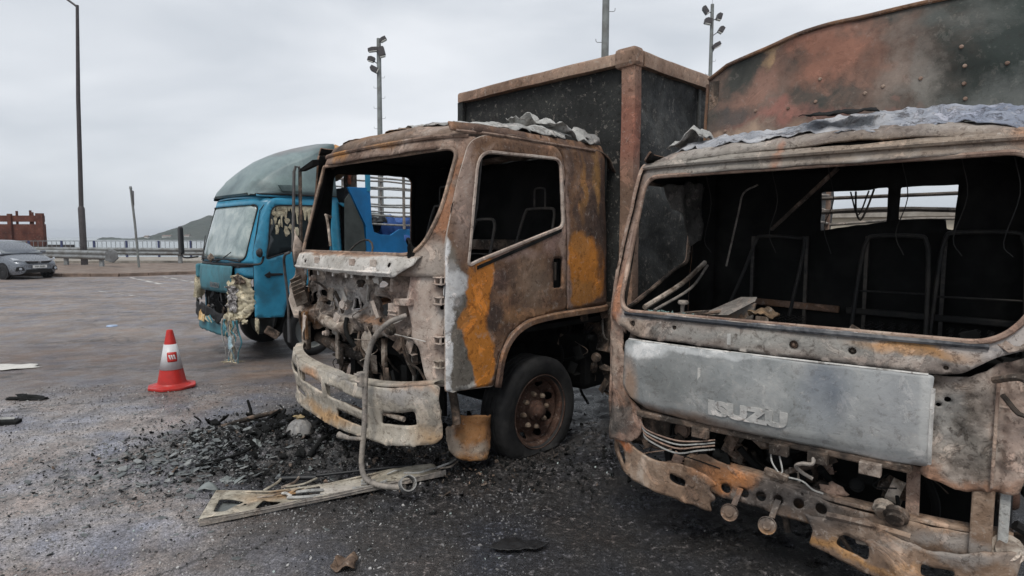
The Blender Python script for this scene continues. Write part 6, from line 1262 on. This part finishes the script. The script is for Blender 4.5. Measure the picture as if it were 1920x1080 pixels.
# a grey plate under it
m_gp = plain('dull_grey_plate', (.20, .22, .215), .5, .3, 12, dirt=(.06, .06, .06))
o = tag(sheet('grey_plate', ragged([(-1.83, 3.55), (-1.66, 3.56), (-1.62, 3.74), (-1.83, 3.75)], .004, .04), [], lambda x, y: (x, y, gz(x, y)+.014), m_gp, None, .03, .006), 'flat grey plate showing through the first opening of the fallen beige panel', 'plate')
def stick(name, pts, r, mat, label, cat='rod', sm=4):
    P = [(x, y, z+gz(x, y)) for x, y, z in pts]; o = MB().tube(P, r, 8, smooth=sm).build(name, mat, None, smooth=True); return tag(o, label, cat)
stick('black_rod', [(-1.618, 4.10, .03), (-1.48, 4.10, .035), (-1.348, 4.10, .035)], [.018, .017], m_black, 'thick black rod end lying just behind the beige fallen panel')
stick('thin_rod', [(-1.358, 4.13, .035), (-1.05, 4.2, .04), (-.716, 4.273, .045)], .011, m_black, 'thin straight black rod running from the thick black one to the bent tube foot')
stick('charred_stick', [(-2.284, 4.299, .02), (-2.048, 4.484, .03), (-1.976, 4.583, .03)], .011, m_char, 'thin charred stick lying among grey flakes left of the rubble', 'stick')
stick('burnt_branch', [(-2.516, 5.20, .02), (-2.339, 5.42, .04), (-2.169, 5.68, .05)], [.018, .024, .02], m_mess2, 'long scorched brown strip lying behind the grey flakes, upright stub beside it', 'strip', 1)
stick('upright_stub', [(-2.40, 5.54, .0), (-2.41, 5.54, .10), (-2.43, 5.53, .19)], [.016, .014, .012], m_char, 'short charred rod standing upright behind the flakes', 'rod', 1)
stick('charred_board', [(-1.502, 4.412, .03), (-1.47, 4.6, .05), (-1.45, 4.803, .04)], [.022, .018, .014], m_char, 'charred board leaning on the rubble right of the pale melted cap', 'board', 1)
x, y = -1.70, 4.80; z = gz(x, y)
lm = empty('melted_cap', (x, y, z), 0, 'grey dome shaped melted lump with an ochre tip standing in the black rubble', 'melted lump')
m_dome = burnt('grey_dome', [(0, (.10, .10, .10)), (.5, (.22, .22, .22)), (1, (.34, .33, .31))], 9, ash=.3, soot=.4)
d_ = MB().lathe([(.10, 0), (.098, .035), (.085, .075), (.055, .11), (.03, .125), (.0001, .128)], 22).build('dome', m_dome, lm, smooth=True)
for v in d_.data.vertices: v.co += noise.noise_vector(v.co*14)*.012
MB().lump((.0, 0, .135), (.04, .035, .018), .5, 10, 7, 3).build('ochre_tip', burnt('ochre_tip', [(0, (.12, .09, .05)), (1, (.34, .27, .15))], 12), lm)
x, y = -.86, 3.03; z = gz(x, y)
crumpled('brown_scrap', ragged(rpoly(rect(-.055, .06, -.06, .07), .02), .006, .02), lambda u, v: (x+u, y+v, z+.02+.02*math.sin(u*60)), burnt('brown_scrap', [(0, (.05, .035, .028)), (1, (.20, .14, .10))], 12), None, 5, .014, .01, 14)
tag(bpy.data.objects['brown_scrap'], 'small crumpled rust brown scrap alone on the wet asphalt near the bottom edge', 'scrap')
x, y = .03, 3.22
crumpled('rubber_scrap', ragged([(-.16, -.03), (-.05, -.07), (.10, -.05), (.17, .0), (.08, .05), (-.06, .06)], .008, .03), lambda u, v: (x+u, y+v, gz(x+u, y+v)+.02), m_rub, None, 8, .012, .012, 9)
tag(bpy.data.objects['rubber_scrap'], 'flat black rubber scrap on the ground below the gap between both burnt trucks', 'scrap')
o = tag(sheet('white_patch', ragged([(-7.2, 8.0), (-6.7, 7.95), (-6.45, 8.25), (-6.7, 8.5), (-7.3, 8.4)], .04, .08), [], lambda x, y: (x, y, gz(x, y)+.012+.006*math.sin(x*13)), m_white, None, .05, .004), 'flat white patch on the brown dusty asphalt at the left edge', 'sheet')  # thin ragged white patch laid just above the ground
x, y = -7.85, 11.93
tag(MB().lathe([(.10, 0), (.09, .02), (.0001, .03)], 18, Matrix.Translation((x, y, gz(x, y)))).build('plastic_disc', plain('pale_blue_plastic', (.35, .45, .62), .4), None, smooth=True), 'small pale blue plastic disc lying alone on the dusty asphalt', 'disc')
bx = empty('black_box_scrap', (-4.62, 5.47, gz(-4.6, 5.45)), .3, 'black scrap with a pale top lying at the left edge', 'scrap')
MB().box((0, 0, .02), (.22, .12, .04), (0, .1, 0)).build('body', m_char, bx, bev=.01); MB().box((.0, .02, .045), (.12, .05, .012), (.1, .15, .3)).build('pale_top', m_ashcloth, bx)
x, y = -5.15, 6.37
tag(MB().lump((x, y, gz(x, y)+.01), (.22, .08, .03), .5, 16, 8, 4, 2).build('soot_clump', m_char, None), 'low black clump on the wet asphalt left of the cone', 'soot clump')
for k, (x, y, w, lab) in enumerate([(-1.98, 4.68, .075, 'largest pale grey flake beside the charred stick'), (-1.95, 4.84, .06, 'pale grey flake touching the melted cap on its left'), (-1.93, 4.13, .085, 'broad dark grey flake above the beige panel'), (-2.03, 3.98, .07, 'pale flake just left of the beige panel corner'), (-2.33, 4.95, .05, 'pale round edged flake farthest left in the flakes')]):
    tag(sheet('paint_flake', ragged([(x-w, y-w*.4), (x+w*.3, y-w*.6), (x+w, y+w*.1), (x+w*.2, y+w*.6), (x-w*.7, y+w*.35)], .008, .03), [], lambda u, v: (u, v, gz(u, v)+.018+.15*(v-y)+.02*math.sin(u*30)), m_gp, None, .02, .004), lab, 'flake', 'big paint flakes on the ground')

# loose chips, flakes and char: nobody could count them
NR = np.random.default_rng(11)
def scatter(name, cx, cy, sx, sy, n, size, flat_, mat, seed, uni=None, tilt=.35, lift=.0, p=1.0):
    """n small irregular slabs lying on the ground, as one mesh"""
    r = np.random.default_rng(seed)
    if uni: x = r.uniform(uni[0], uni[1], n); y = r.uniform(uni[2], uni[3], n)
    else: x = r.normal(cx, sx, n); y = r.normal(cy, sy, n)
    k = (vnoise(x*2.3, y*2.3, 40+seed)*.6+vnoise(x*7, y*7, 50+seed)*.4) > r.uniform(0, 1, n)*p-.0
    x, y = x[k], y[k]; n = len(x)
    sz = size[0]*(size[1]/size[0])**(r.uniform(0, 1, n)**2.2)
    ang = r.uniform(0, 6.283, n); tx = r.normal(0, tilt, n); ty = r.normal(0, tilt, n)
    m = 5; V = np.zeros((n, 2*m, 3)); t_ = np.linspace(0, 6.283, m, endpoint=False)
    for j in range(m):
        rr = sz*r.uniform(.55, 1.1, n); a = t_[j]+r.uniform(-.3, .3, n)
        lx = rr*np.cos(a)*1.25; ly = rr*np.sin(a)*.8
        for q_, zz in ((0, -.5), (1, .5)):
            k2 = .85 if q_ else 1; X = lx*k2*np.cos(ang)-ly*k2*np.sin(ang); Y = lx*k2*np.sin(ang)+ly*k2*np.cos(ang)
            V[:, j+q_*m, 0] = x+X; V[:, j+q_*m, 1] = y+Y; V[:, j+q_*m, 2] = zz*sz*flat_+X*tx+Y*ty
    V[:, :, 2] += (hground(x, y)+sz*flat_*.5+sz*np.abs(tx)*.35+lift*r.uniform(0, 1, n))[:, None]
    f5 = np.array([[4, 3, 2, 1, 0], [5, 6, 7, 8, 9]]); f4 = np.array([[j, (j+1) % m, (j+1) % m+m, j+m] for j in range(m)])
    base = (np.arange(n)*2*m)[:, None, None]
    F = (base+f5[1:][None]).reshape(-1, 5).tolist()+(base+f4[None]).reshape(-1, 4).tolist()
    me = bpy.data.meshes.new(name); me.from_pydata(V.reshape(-1, 3).tolist(), [], F); me.update()
    return tag(link_mesh(name, me, mat, smooth=False), kind='stuff')
m_c1 = plain('pale_grit', (.42, .41, .40), .7, .5, 60); m_c2 = plain('grey_grit', (.19, .185, .185), .6, .5, 60); m_c3 = plain('black_grit', (.014, .014, .014), .5, .5, 60, spec=.5)
m_c4 = plain('glass_crumbs', (.45, .52, .50), .2, .3, 60, spec=.8); m_fl = plain('slate_flakes', (.12, .13, .13), .45, .5, 25, spec=.5); m_fl2 = plain('pale_flakes', (.24, .25, .245), .5, .4, 25)
NEAR = (-5.2, 2.6, 1.9, 7.2)
scatter('pale_grit', 0, 0, 0, 0, 16000, (.003, .012), .5, m_c1, 1, (-5.4, -.6, 1.9, 7.0), p=1.2)
scatter('grey_grit', 0, 0, 0, 0, 30000, (.003, .011), .5, m_c2, 2, (-5.4, .2, 1.9, 7.0), p=1.1)
scatter('black_grit', 0, 0, 0, 0, 14000, (.003, .009), .6, m_c3, 3, NEAR, p=1.1)
scatter('pale_specks', 0, 0, 0, 0, 420, (.003, .008), .5, m_c1, 4, (-1.2, 2.4, 1.9, 5.2), p=1.2)
scatter('glass_crumbs', -1.2, 4.2, 1.1, .7, 600, (.003, .009), .8, m_c4, 5)
scatter('slate_flakes', -2.45, 4.62, .34, .34, 1500, (.008, .045), .10, m_fl, 6, tilt=.22, lift=.02)
scatter('slate_flakes', -1.8, 4.45, .35, .25, 350, (.006, .028), .12, m_fl, 16, tilt=.3, lift=.03)
scatter('pale_flakes', -2.3, 4.6, .4, .34, 300, (.008, .045), .12, m_fl2, 7, tilt=.25, lift=.03)
scatter('slate_flakes', -2.6, 4.3, .7, .6, 1500, (.008, .03), .14, m_fl, 17, tilt=.2)
scatter('char_rubble', -1.65, 5.0, .55, .38, 3600, (.005, .026), .45, m_char, 8, tilt=.4, lift=.012)
scatter('char_rubble', -1.6, 5.0, .5, .35, 420, (.02, .06), .3, m_char, 18, tilt=.5, lift=.03)
scatter('black_grit', -1.6, 4.7, .8, .5, 9000, (.004, .016), .7, m_c3, 28, tilt=.5, lift=.01)
scatter('char_rubble', -.9, 4.6, .6, .35, 2200, (.005, .024), .45, m_char, 9, tilt=.4, lift=.012)
scatter('char_rubble', .3, 4.5, .7, .35, 1300, (.005, .024), .45, m_char, 10, tilt=.4, lift=.01)
scatter('char_rubble', -1.7, 5.5, .5, .3, 500, (.012, .06), .4, m_char, 12, tilt=.5, lift=.03)
scatter('grey_rubble', -1.5, 4.8, .7, .45, 500, (.006, .030), .4, m_mess2, 13, tilt=.4, lift=.02)
scatter('grey_rubble', -.35, 4.25, .4, .2, 220, (.006, .022), .5, m_mess2, 14, tilt=.5, lift=.02)

# ------------------------------------------------------------------ sea air
m_hz = bpy.data.materials.new('haze'); m_hz.use_nodes = True; t = m_hz.node_tree; t.nodes.clear()
v_ = node(t, 'ShaderNodeVolumePrincipled'); v_.inputs['Color'].default_value = (.86, .92, 1, 1); v_.inputs['Density'].default_value = .0003; v_.inputs['Anisotropy'].default_value = 0
o_ = node(t, 'ShaderNodeOutputMaterial'); link(t, v_.outputs[0], o_.inputs['Volume'])
tag(MB().box((0, 2200, 18.7), (8400, 4700, 45)).build('haze', m_hz), kind='stuff')
